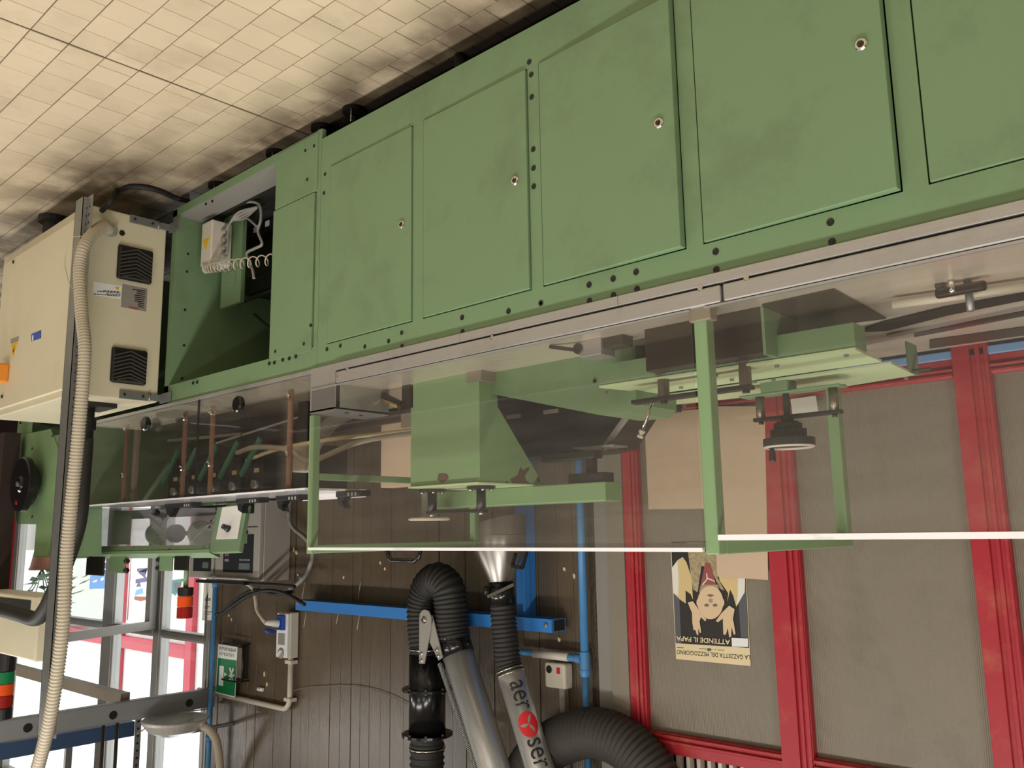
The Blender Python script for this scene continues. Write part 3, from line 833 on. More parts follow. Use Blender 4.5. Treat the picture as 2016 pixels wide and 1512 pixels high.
frame_gate(h2, 1.058, 1.136, 1.702, 0.001, 0.80, s=0.036)
MB().box((-0.75, -0.004, 1.113), (1.037, 0.001, 1.66)).build('front_pane', ACRY, h2)
MB().box((-0.75, -0.007, 1.656), (1.037, 0.004, 1.669)).build('pane_edge', ACRYE, h2)
MB().box((-0.75, 0.003, 1.66), (1.037, 0.78, 1.665)).build('top_pane', ACRYT, h2)
MB().box((-0.75, -0.012, 1.1085), (1.037, -0.002, 1.113)).build('lower_edge', STEEL, h2)
MB().bbox((1.025, -0.006, 1.100), (1.085, 0.03, 1.140), 0.003).build('foot_block', GREYTRIM2, h2)

# ================================================================== COLUMN WITH BEAM
co = thing('gusset_pedestal', 'green gusset pedestal with chipped paint carrying a cross beam and two black posts', 'pedestal', (2.2, 0.3, TZ))
X0, X1 = 2.022, 2.372
pl = [(0.2, TZ), (0.285, TZ), (0.29, 1.22), (0.52, 1.478), (0.2, 1.478)]
MB().prism([(X0, y, z) for y, z in pl], (X1 - X0, 0, 0)).build('column_body', GREEN2, co)
MB().bbox((X0 - 0.003, 0.19, 1.478), (X1 + 0.003, 0.53, 1.484), 0.001).build('top_plate', LITGREEN, co)  # top of the green column, painted paler as if lit from above
MB().bbox((1.705, 0.46, 1.484), (2.6, 0.545, 1.548), 0.004).build('cross_beam', GREEN2, co)
MB().box((X0 - 0.02, 0.19, TZ), (X0 + 0.05, 0.27, TZ + 0.035)).build('foot_clamp', GREYTRIM2, co)
fp = []
for u in (851, 947):
    p = ay(u, 960, 0.30)
    fp.append(p)
    f = MB().lathe((p.x, 0.30, 1.484), (0, 0, 1), [(0, 0), (0.05, 0), (0.05, 0.01), (0.0, 0.01)], 24).build('flange', BLACK, co)
    for a in range(4):
        an = a * math.pi / 2 + 0.6
        MB().cyl((p.x + 0.036 * math.cos(an), 0.30 + 0.036 * math.sin(an), 1.493), (p.x + 0.036 * math.cos(an), 0.30 + 0.036 * math.sin(an), 1.501), 0.007, seg=8).build('bolt', CHROME, f)
    MB().cyl((p.x, 0.30, 1.494), (p.x, 0.30, 1.566), 0.0165, seg=18).build('post', BLACK, co)
    MB().cyl((p.x, 0.30, 1.574), (p.x, 0.30, 1.582), 0.010, seg=8).build('cap_bolt', CHROME, co)
MB().bbox((fp[1].x - 0.02, 0.285, 1.562), (fp[0].x + 0.02, 0.315, 1.575), 0.003).build('link_bar', BLACK, co)
dc = Vector((ay(845, 1022, 0.36).x, 0.36, ay(845, 1022, 0.36).z))
MB().box((dc.x - 0.015, 0.335, 1.484), (dc.x + 0.015, 0.36, dc.z - 0.004)).build('disc_arm', ALU, co)
MB().lathe(dc - Vector((0, 0, 0.006)), (0, 0, 1), [(0, 0), (0.07, 0), (0.078, 0.004), (0.078, 0.009), (0.07, 0.012), (0, 0.012)], 32).build('feed_disc', WHITEP, co)
# chipped paint
zk = zc(780, 880, 300 / 1972)
def chip(poly, pt): 
    MB().prism([pt(zk(*q)) for q in poly], (0, 0, 0.0)).build('paint_chip', RUST, co)
YF = 0.1993
MB().prism([ay(*zk(*q), YF) for q in ((545,350),(590,335),(660,350),(680,400),(640,440),(590,465),(530,420))], (0, 0.0005, 0)).build('paint_chip', RUST, co)
XF = X0 - 0.0006
for poly in (((1475,415),(1570,365),(1610,255),(1640,300),(1720,255),(1720,300),(1665,370),(1680,430),(1730,470),(1500,470)), ((1415,450),(1445,440),(1450,470),(1420,475)), ((1820,420),(1840,380),(1860,440),(1840,460))):
    MB().prism([ax(*zk(*q), XF) for q in poly], (0.0004, 0, 0)).build('paint_chip', RUST, co)
# hanging bracket below the beam end
hb = [ay(u, v, 0.49) for u, v in ((1125, 938), (1195, 938), (1160, 905), (1177, 890))]
bx = (hb[0].x + hb[1].x) / 2
MB().bbox((hb[1].x, 0.47, 1.452), (hb[0].x, 0.53, 1.484), 0.003).build('hanger_block', BLACK, co)
MB().box((bx - 0.02, 0.488, 1.40), (bx + 0.01, 0.512, 1.455)).build('hanger_post', BLACK, co)
MB().bbox((bx - 0.035, 0.475, 1.375), (bx + 0.2, 0.525, 1.402), 0.003).build('hanger_arm', BLACK, co)

# black hopper box behind the column
hp = thing('black_hopper', 'black sheet metal hopper box behind the green column inside the hood', 'hopper', (1.8, 0.65, TZ))
yh = 0.60
poly = [ay(u, v, yh) for u, v in ((930, 765), (1180, 817), (1228, 817), (1188, 880), (1150, 888), (1040, 900), (930, 905))]
MB().prism(poly, (0, 0.2, 0)).build('box_body', BLACK, hp)
a, b_ = ay(1238, 815, yh - 0.02), ay(1188, 884, yh - 0.02)
MB().obox(a, b_, 0.012, 0.02, up=(0, 1, 0)).build('side_bar', GREYP, hp)
a, b_ = ay(1142, 884, yh - 0.03), ay(1222, 878, yh - 0.03)
MB().obox(a, b_, 0.08, 0.006).build('tray_plate', GREYP, hp)
for (u, v) in ((1012, 820), (1085, 810)):
    p = ay(u, v, yh - 0.006)
    MB().bbox((p.x - 0.035, yh - 0.012, p.z - 0.008), (p.x + 0.035, yh, p.z + 0.008), 0.003).build('cabinet_clip', GREYTRIM2, hp)
MB().box((1.55, yh, TZ), (1.65, yh + 0.1, poly[1].z + 0.01)).build('stand', BLACK, hp)
MB().box((2.0, yh, TZ), (2.08, yh + 0.1, poly[0].z + 0.01)).build('stand', BLACK, hp)

# green tank
tk = thing('green_tank', 'dull green sheet metal tank with sloping rim behind the small lever clamp', 'tank', (1.7, 0.35, TZ))
yt = 0.26
poly = [ay(u, v, yt) for u, v in ((950, 772), (1180, 817), (1238, 811), (1252, 795))] + [Vector((ay(1252, 700, yt).x, yt, TZ)), Vector((ay(950, 730, yt).x, yt, TZ))]
MB().prism(poly, (0, 0.22, 0)).build('tank_body', GREEN, tk)
p = ay(1170, 750, yt - 0.004)
MB().cyl((p.x, yt - 0.004, p.z), (p.x, yt + 0.002, p.z), 0.006, seg=10).build('rivet', BLACK, tk)

# clamp block with lever
cl = thing('lever_clamp', 'small steel clamp block with black lever on the table edge', 'clamp', (1.5, 0.1, TZ))
a, b_ = ay(1145, 690, 0.1), ay(1187, 690, 0.1)
MB().bbox((b_.x, 0.09, TZ), (a.x, 0.16, TZ + 0.048), 0.003).build('block', STEEL, cl)
MB().bbox((b_.x - 0.07, 0.1, TZ), (b_.x, 0.15, TZ + 0.03), 0.003).build('slide', DARKST, cl)
MB().cyl((a.x + 0.004, 0.085, TZ + 0.02), (a.x + 0.004, 0.14, TZ + 0.02), 0.016, seg=14).build('pivot', BLACK, cl)
MB().obox((a.x + 0.01, 0.08, TZ + 0.024), (a.x + 0.085, 0.06, TZ + 0.006), 0.012, 0.01).build('lever', BLACK, cl)

# ================================================================== DARK STEEL BLOCK WITH GREEN SLIDE PLATES, TOPS PAINTED AS LIT
sl = thing('slide_unit', 'dark steel slide block with round guide posts and green plates coloured as lit under acrylic', 'machine slide', (1.1, 0.25, TZ))
yb0 = 0.10
bx0, bx1 = ay(1500, 655, yb0).x, ay(1270, 690, yb0).x
MB().bbox((bx0, yb0, TZ), (bx1, yb0 + 0.17, 1.222), 0.002).build('block', DARKST, sl)
MB().box((bx0 - 0.008, yb0 + 0.0, TZ), (bx0, yb0 + 0.19, 1.226)).build('end_plate', GREEN, sl)
zp = 1.236
z6 = zc(1100, 500, .4544)
def pz(q, z=zp): return az(*z6(*q), z)
P1 = [pz(q) for q in ((175, 580), (1285, 415), (1400, 468), (430, 606))]
MB().prism(P1, (0, 0, -0.006)).build('slide_plate', LITGREEN, sl)
P2 = [pz(q) for q in ((300, 640), (1440, 476), (1545, 525), (1220, 578), (440, 660))]
MB().prism(P2, (0, 0, -0.006)).build('slide_plate', LITGREEN, sl)
f0, f1 = P1[0], P1[1]
MB().prism([f0 + Vector((0, .002, -.0062)), f1 + Vector((0, .002, -.0062)), Vector((f1.x, f1.y + .002, 1.17)), Vector((f0.x, f0.y + .002, 1.17))], (0, 0.07, 0)).build('front_beam', GREEN, sl)
g0, g1 = P2[4], P2[3]
MB().prism([g0 + Vector((0, -.01, -.0062)), g1 + Vector((0, -.01, -.0062)), Vector((g1.x, g1.y - .01, 1.18)), Vector((g0.x, g0.y - .01, 1.18))], (0, -0.04, 0)).build('rear_beam', GREEN, sl)
e = pz((1545, 525))
MB().box((e.x - 0.004, e.y - 0.06, 1.15), (e.x + 0.0, e.y + 0.02, zp)).build('end_plate', GREEN, sl)
for q in ((205, 596), (530, 574), (680, 522), (750, 540), (945, 480), (1245, 435), (848, 550), (930, 540), (1000, 552), (912, 570), (1235, 565), (455, 655), (545, 658), (1505, 535), (1030, 1 + 540)):
    p = pz(q)
    MB().lathe(p, (0, 0, 1), [(0.0062, -0.002), (0.0062, 0.006), (0.003, 0.006), (0, 0.005)], 8).build('bolt', ZINC, sl)
for q in ((452, 540), (805, 482)):
    p = ay(*z6(*q), yb0 + 0.07)
    MB().lathe((p.x, yb0 + 0.07, 1.222), (0, 0, 1), [(0, 0), (0.022, 0), (0.022, 0.003), (0.016, 0.003), (0.016, 0.062), (0, 0.062)], 20).build('guide_post', POSTST, sl)
    MB().lathe((p.x, yb0 + 0.07, 1.294), (0, 0, 1), [(0, 0), (0.010, 0), (0.010, 0.009), (0, 0.009)], 10).build('cap_bolt', DARKST, sl)
pa, pb = ay(*z6(452, 540), yb0 + 0.07), ay(*z6(805, 482), yb0 + 0.07)
MB().bbox((pb.x - 0.018, yb0 + 0.055, 1.283), (pa.x + 0.1, yb0 + 0.085, 1.295), 0.002).build('link_bar', BLACK, sl)
a, b_ = ay(1288, 783, 0.2), ay(1264, 850, 0.2)
r = MB().cyl(a, b_, 0.0045, seg=10).build('sensor_rod', CHROME, sl)
d = (b_ - a).normalized()
MB().lathe(b_, d, [(0, -0.004), (0.009, -0.004), (0.009, 0.004), (0.005, 0.006), (0.005, 0.01), (0.009, 0.012), (0.009, 0.018), (0, 0.02)], 12).build('sensor_tip', WHITEP, r)
MB().bbox((e.x - 0.05, e.y - 0.04, 1.225), (e.x + 0.06, e.y - 0.02, 1.232), 0.002).build('lever_tongue', DARKST, sl)

# ================================================================== STEPPED HANDWHEEL UNIT
hw = thing('stepped_handwheel', 'black stepped handwheel with a white rim, above the green slide plates coloured as lit', 'handwheel', (1.05, 0.45, 1.236))
yc_ = 0.46
c = ay(1553, 865, yc_)
z7 = zc(1460, 720, 240 / 1649)
def hz(v): return ay(*z7(640, v), yc_).z
A, B_ = ay(*z7(265, 740), yc_), ay(*z7(1260, 640), yc_)
zb_ = 1.237
gz = ay(*z7(1000, 330), yc_).z
MB().bbox((B_.x - 0.03, yc_ - 0.03, gz - 0.006), (A.x + 0.05, yc_ + 0.03, gz), 0.002).build('base_plate', GREEN, hw)
MB().box((c.x - 0.02, yc_ - 0.03, zb_), (c.x + 0.06, yc_ + 0.03, gz - 0.006)).build('pedestal', GREEN, hw)
zc_ = hz(690)
for p in (A, B_):
    MB().cyl((p.x, yc_, gz), (p.x, yc_, zc_ - 0.004), 0.0125, seg=16).build('guide_post', POSTST, hw)
    MB().cyl((p.x, yc_, zc_ + 0.006), (p.x, yc_, zc_ + 0.014), 0.0075, seg=8).build('cap_bolt', DARKST, hw)
MB().bbox((B_.x - 0.02, yc_ - 0.012, zc_ - 0.005), (A.x + 0.02, yc_ + 0.012, zc_ + 0.006), 0.002).build('cross_bar', BLACK, hw)
r1, r2, r3 = 0.0385, 0.0495, 0.07
prof = [(0, gz - zc_), (0.009, gz - zc_), (0.009, 0), (0.017, 0.0), (0.017, hz(745) - zc_), (0.028, hz(755) - zc_), (r1, hz(785) - zc_), (r1, hz(850) - zc_), (r2, hz(865) - zc_), (r2, hz(970) - zc_), (r3, hz(985) - zc_), (r3, hz(1090) - zc_), (0, hz(1090) - zc_)]
MB().lathe((c.x, yc_, zc_), (0, 0, 1), prof, 32).build('stepped_hub', BLACK, hw)
zt_ = hz(1090)
MB().torus((c.x, yc_, zt_), (0, 0, 1), r3 - 0.006, 0.0055, 36, 8).build('white_rim', WHITEP, hw)
MB().lathe((c.x + r3 - 0.018, yc_, zt_), (0, 0, 1), [(0, 0), (0.006, 0), (0.006, 0.006), (0.009, 0.008), (0.010, 0.036), (0.008, 0.04), (0, 0.04)], 14).build('crank_grip', BLACK, hw)

# ================================================================== LOOSE PARTS ON THE TABLE
zt = TZ
def flat(name, pts, h, m_, label, cat, z=TZ):
    return one(name, MB().prism([az(u, v, z) for u, v in pts], (0, 0, h)), m_, label, cat)
flat('drip_tray', ((1500, 598), (1642, 567), (1745, 625), (1690, 632), (1505, 662)), 0.004, mat('oily_tray', (44, 38, 32), 0.25, var=0.5, scale=14), 'dark oily metal tray lying on the table behind the dark steel block', 'tray')
flat('drive_belt', ((1690, 650), (1735, 632), (1860, 602), (2030, 572), (2030, 584), (1870, 616), (1745, 648)), 0.006, RUBBER, 'worn black toothed belt lying along the table next to the white rod', 'belt')
flat('steel_flat_bar', ((1745, 658), (2030, 596), (2030, 603), (1747, 664)), 0.004, STEEL, 'bright flat steel bar on the table, between the black belt and the groove strip', 'bar')
flat('groove_strip', ((1800, 653), (2030, 608), (2030, 618), (1800, 662)), 0.003, DARKST, 'dark groove strip along the table, beside the flat steel bar', 'strip')
flat('edge_strip', ((1830, 668), (2030, 640), (2030, 656), (1830, 684)), 0.004, DARKST, 'dark strip along the rear table edge, in front of the pale blue sill', 'strip')
a, b_ = az(1757, 600, TZ + 0.022), az(2040, 561, TZ + 0.022)
one('white_rod', MB().cyl(a, b_, 0.0105, seg=16), WHITEP, 'white round rod lying along the table through the grey rod clamp', 'rod')
rc = thing('rod_clamp', 'dark grey rod clamp with upright pins, holding the white rod on the table', 'clamp', (0.6, 0.2, TZ))
p = az(1888, 560, TZ + 0.01)
MB().cyl((p.x - 0.013, p.y + 0.02, TZ), (p.x - 0.013, p.y + 0.02, TZ + 0.07), 0.0085, seg=14).build('pin', ZINC, rc)
MB().cyl((p.x + 0.012, p.y - 0.012, TZ), (p.x + 0.012, p.y - 0.012, TZ + 0.03), 0.0075, seg=14).build('pin', CHROME, rc)
MB().bbox((p.x - 0.055, p.y - 0.012, TZ + 0.012), (p.x + 0.05, p.y + 0.008, TZ + 0.034), 0.006).build('clamp_body', DARKST, rc)
MB().bbox((p.x + 0.03, p.y - 0.01, TZ), (p.x + 0.048, p.y + 0.02, TZ + 0.012), 0.002).build('clamp_foot', DARKST, rc)
# nozzle arm beside the column
na = thing('nozzle_arm', 'brassy steel nozzle arm on a dark bracket, beside the corner box of the rail', 'nozzle', (2.4, 0.15, TZ))
a, b_ = ay(727, 777, 0.2), ay(790, 803, 0.2)
MB().cyl(a, b_, 0.0065, seg=12).build('nozzle_tube', mat('brass', (176, 150, 110), 0.3, 0.8, var=0.2), na)
a2, b2 = ay(732, 768, 0.21), ay(790, 796, 0.21)
MB().obox(a2, b2, 0.016, 0.022).build('nozzle_body', DARKST, na)
MB().bbox((b_.x - 0.07, 0.2, TZ), (b_.x - 0.0, 0.25, b_.z + 0.01), 0.004).build('bracket', DARKST, na)
p = ay(797, 828, 0.24)
MB().box((p.x - 0.05, 0.235, p.z - 0.025), (p.x + 0.016, 0.25, p.z + 0.025)).build('plate', GREYTRIM2, na)
MB().torus(b_ + Vector((-0.01, -0.01, -0.004)), (1, 0.3, 0), 0.012, 0.004, 16, 6).build('ring', DARKST, na)

# ================================================================== FAR ACRYLIC GUARD
fg = thing('acrylic_hood', 'far clear acrylic guard in two bays with black knobs, below the row of black latches', 'guard', (3.7, 0.3, 1.05))
x_end = ay(165, 900, 0).x
MB().box((3.56, -0.004, 1.048), (x_end, 0.001, 1.472)).build('front_pane', ACRY, fg)
MB().box((2.725, -0.004, 1.048), (3.556, 0.001, 1.472)).build('front_pane', ACRY, fg)
MB().box((2.725, -0.006, 1.470), (x_end, 0.275, 1.478)).build('top_pane', ACRYE, fg)
MB().box((2.725, 0.27, 1.478), (3.15, 0.275, 1.50)).build('top_flange', ACRYE, fg)
MB().box((2.72, 0.02, 1.03), (x_end, 0.8, 1.047)).build('base_plate', TABLE, fg)
z5f = zc(150, 720, 500 / 2016)
STRIP = mat('brown_standoff', (128, 92, 74), 0.45, var=0.15)
for (xt, yt_, xb_, yb_) in ((385, 512, 365, 870), (848, 418, 828, 815), (1066, 372, 1046, 782), (1684, 246, 1667, 702)):
    p, q = ay(*z5f(xt, yt_), -0.004), ay(*z5f(xb_, yb_), -0.004)
    mb = MB().box((p.x - 0.014, 0.004, p.z - 0.03), (p.x + 0.014, 0.012, 1.468))
    s = mb.build('standoff_strip', STRIP, fg)
    for pp in (p, q): MB().lathe((p.x, -0.004, pp.z), (0, -1, 0), [(0.012, 0), (0.012, 0.004), (0.006, 0.006), (0, 0.006)], 12).build('dome_bolt', CHROME, s)
p = ay(*z5f(470, 560), 0.03)
MB().box((p.x - 0.02, 0.03, 1.06), (p.x + 0.02, 0.045, 1.468)).build('standoff_strip', GREYTRIM2, fg)
for (xa, ya) in ((580, 462), (1320, 308)):
    p = ay(*z5f(xa, ya), -0.01)
    MB().lathe((p.x, -0.004, p.z), (0, -1, 0), [(0.008, 0), (0.008, 0.012), (0.03, 0.012), (0.034, 0.018), (0.034, 0.03), (0.028, 0.036), (0, 0.036)], 20).build('knob', GLOSSB, fg)
p = ay(390, 820, 0)
MB().box((3.553, -0.006, 1.048), (3.563, 0.0, 1.472)).build('pane_joint', DARKST, fg)
# works inside the far guard
wk = thing('feeder_works', 'dark feeder mechanism with green levers and cables, inside the far acrylic guard', 'mechanism', (3.7, 0.5, 1.05))
MB().box((3.8, 0.72, 1.047), (4.75, 0.74, 1.44)).build('back_plate', mat('maroon_plate', (104, 62, 58), 0.45, var=0.12), wk)
MB().box((3.45, 0.40, 1.22), (4.65, 0.72, 1.45)).build('feeder_case', BLACK, wk)
for i in range(5):
    x = 3.62 + i * 0.2
    s = MB().bbox((x - 0.05, 0.33, 1.27), (x + 0.06, 0.40, 1.42), 0.004).build('feeder_block', BLACK, wk)
    MB().obox((x - 0.07, 0.3, 1.20), (x + 0.09, 0.30, 1.36), 0.026, 0.012, up=(0, 1, 0)).build('lever', mat('teal_lever', (70, 150, 118), 0.4) if i == 0 else MATS['teal_lever'], s)
    MB().box((x - 0.02, 0.326, 1.33), (x + 0.02, 0.331, 1.35)).build('block_label', PAPERY, s)
    MB().cyl((x, 0.33, 1.405), (x, 0.31, 1.405), 0.02, seg=14).build('roller', STEEL, s)
MB().obox((4.5, 0.32, 1.13), (3.75, 0.32, 1.16), 0.02, 0.014).build('tie_bar', GREYP, wk)
MB().ring(smooth_path([(3.75, 0.3, 1.25), (3.55, 0.28, 1.24), (3.3, 0.3, 1.27), (3.15, 0.3, 1.33), (3.0, 0.45, 1.25), (2.95, 0.7, 1.2), (2.95, 0.885, 1.17)]), 0.012, 8).build('cable', HOSEW, wk)
MB().ring(smooth_path([(3.7, 0.32, 1.29), (3.4, 0.3, 1.26), (3.1, 0.35, 1.24), (3.05, 0.6, 1.2), (3.05, 0.885, 1.15)]), 0.009, 8).build('cable', PAPERY, wk)
mb = ribbed([(3.45, 0.5, 1.28), (3.3, 0.45, 1.2), (3.1, 0.42, 1.13), (2.8, 0.4, 1.10)], 0.035, 0.02, 0.003, 14)
mb.build('curved_hose', GREYP, wk)
wu = ay(588, 902, 0.35)
MB().bbox((wu.x - 0.05, 0.35, wu.z - 0.06), (wu.x + 0.05, 0.42, wu.z + 0.06), 0.004).build('white_unit', WHITEP, wk)
MB().box((wu.x - 0.03, 0.36, 1.047), (wu.x + 0.03, 0.41, wu.z - 0.055)).build('unit_stand', DARKST, wk)
MB().obox((3.5, 0.6, 1.06), (3.9, 0.3, 1.2), 0.14, 0.01).build('chute', STEEL, wk)

MB().box((x_end - 0.06, 0.02, 1.047), (x_end - 0.05, 0.72, 1.47)).build('end_plate', GREEN, wk)

# rear shelf behind the near hood with a cable trunking and a cardboard piece on it
zs = ay(700, 836, 0.93).z
rs = thing('rear_shelf', 'dark brown rear shelf with pale grey cable trunking, behind the long hood', 'shelf', (3.0, 0.93, 1.105))
MB().bbox((1.9, 0.88, TZ), (4.7, 0.985, zs - 0.032), 0.004).build('shelf_body', mat('brown_shelf', (92, 74, 68), 0.5, var=0.12), rs)
MB().bbox((2.0, 0.885, zs - 0.03), (4.7, 0.98, zs + 0.028), 0.004).build('cable_trunking', mat('lilac_grey', (216, 208, 208), 0.45), rs)
cbx0, cbx1 = ay(850, 910, 0.93).x, ay(762, 910, 0.93).x
one('cardboard_box', MB().bbox((cbx0, 0.89, zs + 0.029), (cbx1, 0.97, ay(800, 958, 0.93).z), 0.003), CARD, 'tan cardboard box on the rear shelf, partly behind the green gusset pedestal', 'box')

# black latches along the back edge of the far guard
for i, (ua, ub, v0, v1) in enumerate(((333, 388, 993, 1017), (474, 520, 984, 1008), (553, 600, 975, 992), (672, 720, 967, 985))):
    yl = 0.2
    a, b_ = ay(ub, v0, yl), ay(ua, v1, yl)
    lt = thing('toggle_latch', ['black toggle latch farthest along the guard, below the sloped window', 'black toggle latch just beside the cream plate with the knob', 'black toggle latch next to the green frame post, below the stainless panel', 'black toggle latch seen through the long hood, beside the green post'][i], 'latch', (a.x, yl, 1.5), group='latches on the far guard')
    z0 = 1.478
    MB().bbox((a.x, yl - 0.028, z0), (b_.x, yl - 0.005 + 0.03, z0 + 0.022), 0.003).build('latch_base', BLACK, lt)
    xm = (a.x + b_.x * 2) / 3
    MB().prism([(xm, yl - 0.02, z0 + 0.022), (b_.x, yl - 0.02, z0 + 0.022), (b_.x - 0.01, yl - 0.02, z0 + 0.05), (b_.x - 0.05, yl - 0.02, z0 + 0.065), (xm + 0.02, yl - 0.02, z0 + 0.04)], (0, 0.03, 0)).build('latch_hook', BLACK, lt)
    for k in range(3): MB().box((a.x + 0.02 + k * 0.022, yl - 0.0292, z0 + 0.008), (a.x + 0.03 + k * 0.022, yl - 0.028, z0 + 0.02)).build('latch_rib', GREYP, lt)

# ================================================================== SLOPED WINDOW HOOD
ACRYW = clear('scratched_acrylic', tint=(225, 222, 222), haze=0.12, rough=0.08)
sh = thing('sloped_hood', 'green sloped hood with acrylic window and cream knob plate, above the far guard', 'hood', (4.0, 0.3, 1.48))
SP, SN = Vector((0, 0.29, 1.49)), Vector((0, 0.22, 0.10)).normalized()
def asl(u, v, off=0.0):
    d = ray(u, v)
    return CAM + d * (((SP - SN * off) - CAM).dot(SN) / d.dot(SN))
z4h = zc(160, 960, 340 / 1977)
def S(q, off=0.0): return asl(*z4h(*q), off)
ext = SN * 0.02
W = [(175, 235), (1550, 235), (1462, 705), (50, 740)]
MB().prism([S((195, 235)), S((1550, 232)), S((1465, 700)), S((70, 715))], SN * 0.005).build('window_pane', ACRYW, sh)
MB().prism([S((1552, 228)), S((1905, 190)), S((1805, 728)), S((1462, 740))], ext).build('side_plate', GREEN, sh)
MB().prism([S((1615, 225), .004), S((1850, 200), .004), S((1785, 580), .004), S((1540, 590), .004)], SN * 0.003).build('cream_plate', PAPER, sh)
p = S((1690, 475), 0.004)
MB().lathe(p, -SN, [(0.016, 0), (0.016, 0.012), (0.012, 0.02), (0.012, 0.035), (0, 0.035)], 16).build('knob', BLACK, sh)
MB().prism([S((75, 672), .003), S((1462, 655), .003), S((1455, 700), .003), S((60, 728), .003)], SN * 0.02).build('upper_rail', GREEN, sh)
MB().prism([S((60, 738), .008), S((1462, 705), .008), S((1462, 745), .008), S((75, 765), .008)], SN * 0.06).build('top_bar', GREEN2, sh)
MB().prism([S((-160, 230)), S((175, 235)), S((45, 790)), S((-190, 800))], ext).build('end_plate', GREEN2, sh)
for q in ((128, 706), (587, 690), (1012, 684), (1405, 672)):
    p = S(q, 0.0035)
    MB().lathe(p, -SN, [(0.011, 0), (0.011, 0.004), (0.006, 0.005), (0.006, 0.002), (0, 0.002)], 12).build('screw', ZINC, sh)
for q in ((1545, 250), (1540, 290), (1490, 380), (1470, 455), (180, 240), (175, 280)):
    p = S(q, 0.001)
    MB().cyl(p, p - SN * 0.004, 0.006, seg=8).build('bolt', BLACK, sh)
p = S((885, 300), 0.004)
MB().lathe(p, -SN, [(0.013, 0), (0.016, 0.004), (0.018, 0.03), (0, 0.03)], 14).build('knob', BLACK, sh)
# works behind the sloped window
a, b_ = S((1400, 490)), S((380, 505))
MB().cyl((a.x, 0.46, a.z + 0.01), (b_.x, 0.46, a.z + 0.01), 0.012, seg=12).build('shaft', DARKST, sh)
for q, rr in (((420, 470), 0.06), ((620, 480), 0.05), ((900, 460), 0.065)):
    p = S(q)
    MB().lathe((p.x - 0.03, 0.46, a.z + 0.01), (1, 0, 0), [(0, 0), (rr, 0), (rr, 0.035), (rr * 0.6, 0.035), (rr * 0.6, 0.06), (0, 0.06)], 20).build('roller', GREEN if rr > 0.055 else DARKST, sh)
p, q = S((520, 320)), S((620, 470))
MB().obox((p.x, 0.4, p.z), (q.x, 0.4, q.z), 0.012, 0.018).build('arm', BLACK, sh)
p, q = S((640, 460)), S((860, 245))
MB().cyl((p.x, 0.38, p.z), (q.x, 0.38, q.z), 0.006, seg=8).build('rod', CHROME, sh)
p, q = S((890, 600)), S((1400, 260))
MB().cyl((p.x, 0.39, p.z), (q.x, 0.39, q.z), 0.006, seg=8).build('rod', CHROME, sh)
MB().box((S((1450, 300)).x, 0.5, 1.478), (S((100, 300)).x, 0.52, 1.53)).build('support_rail', DARKST, sh)
for x in (S((1400, 300)).x, S((150, 300)).x): MB().box((x - 0.02, 0.40, 1.478), (x + 0.02, 0.5, 1.68)).build('support_post', GREEN, sh)
# clamps standing on the top bar
for (q0, q1, m_) in (((62, 765), (132, 1015), BLACK), ((325, 765), (395, 985), GREEN), ((895, 760), (945, 960), GREEN), ((1065, 755), (1130, 955), BLACK)):
    p, q = S(q0, -0.02), S(q1, -0.02)
    k = MB().bbox((q.x, p.y, p.z - 0.004), (p.x, p.y + 0.01, q.z), 0.003).build('upright_clamp', m_, sh)
    if m_ is GREEN:
        for zz in (0.35, 0.85):
            MB().lathe((q.x if q0[0] < 600 else p.x, p.y + 0.005, p.z + (q.z - p.z) * zz), (-1 if q0[0] < 600 else 1, 0, 0), [(0, 0), (0.012, 0), (0.014, 0.02), (0.006, 0.024), (0, 0.024)], 12).build('clamp_screw', BLACK, k)
# signal tower on a green rod
st = thing('signal_tower', 'red and orange signal tower on a green rod, in front of the bright glazing', 'signal light', (3.6, 0.25, 1.7))
p = S((1215, 735), -0.03)
z0, z1 = p.z, ay(*z4h(1210, 1140), p.y).z
MB().cyl((p.x, p.y, z0 - 0.005), (p.x, p.y, z1 + 0.003), 0.0115, seg=14).build('rod', GREEN, st)
lv = [ay(*z4h(1210, v), p.y).z for v in (1140, 1240, 1365, 1500)]
for (a, b_, m_, n_) in ((0, 1, BLACK, 'base'), (1, 2, ORL, 'orange_lens'), (2, 3, REDL, 'red_lens')):
    MB().lathe((p.x, p.y, lv[a] + 0.001), (0, 0, 1), [(0, 0), (0.034, 0), (0.036, 0.003), (0.036, lv[b_] - lv[a] - 0.004), (0.033, lv[b_] - lv[a] - 0.002), (0, lv[b_] - lv[a] - 0.002)], 24).build(n_, m_, st)

# ================================================================== FAR END MACHINE
em = thing('end_machine', 'green end machine with a dark handwheel, behind the cream electrical cabinet', 'machine', (5.2, 0.2, 0))
ye = 0.03
def E(q, y=ye): return ay(*q, y)
zE = zc(0, 780, 340 / 1977)
zE2 = zc(0, 960, 340 / 1977)
zb0 = 1.0
poly = [E(zE(215, 225)), E(zE(165, 700)), E(zE(160, 1300)), E(zE2(150, 270)), E(zE2(200, 415)), E(zE2(415, 415)), E(zE2(385, 795)), E(zE2(960, 790)), E(zE(990, 500)), E(zE(990, 225))]
MB().prism(poly, (0, 0.09, 0)).build('housing', GREEN, em)
poly = [E(zE(200, 450), ye - 0.004), E(zE(580, 375), ye - 0.004), E(zE(735, 780), ye - 0.004), E(zE(720, 990), ye - 0.004), E(zE2(540, 780), ye - 0.004), E(zE2(390, 780), ye - 0.004), E(zE2(418, 420), ye - 0.004), E(zE2(200, 415), ye - 0.004), E(zE2(155, 270), ye - 0.004)]
MB().prism(poly, (0, 0.004, 0)).build('cover_plate', GREEN2, em)
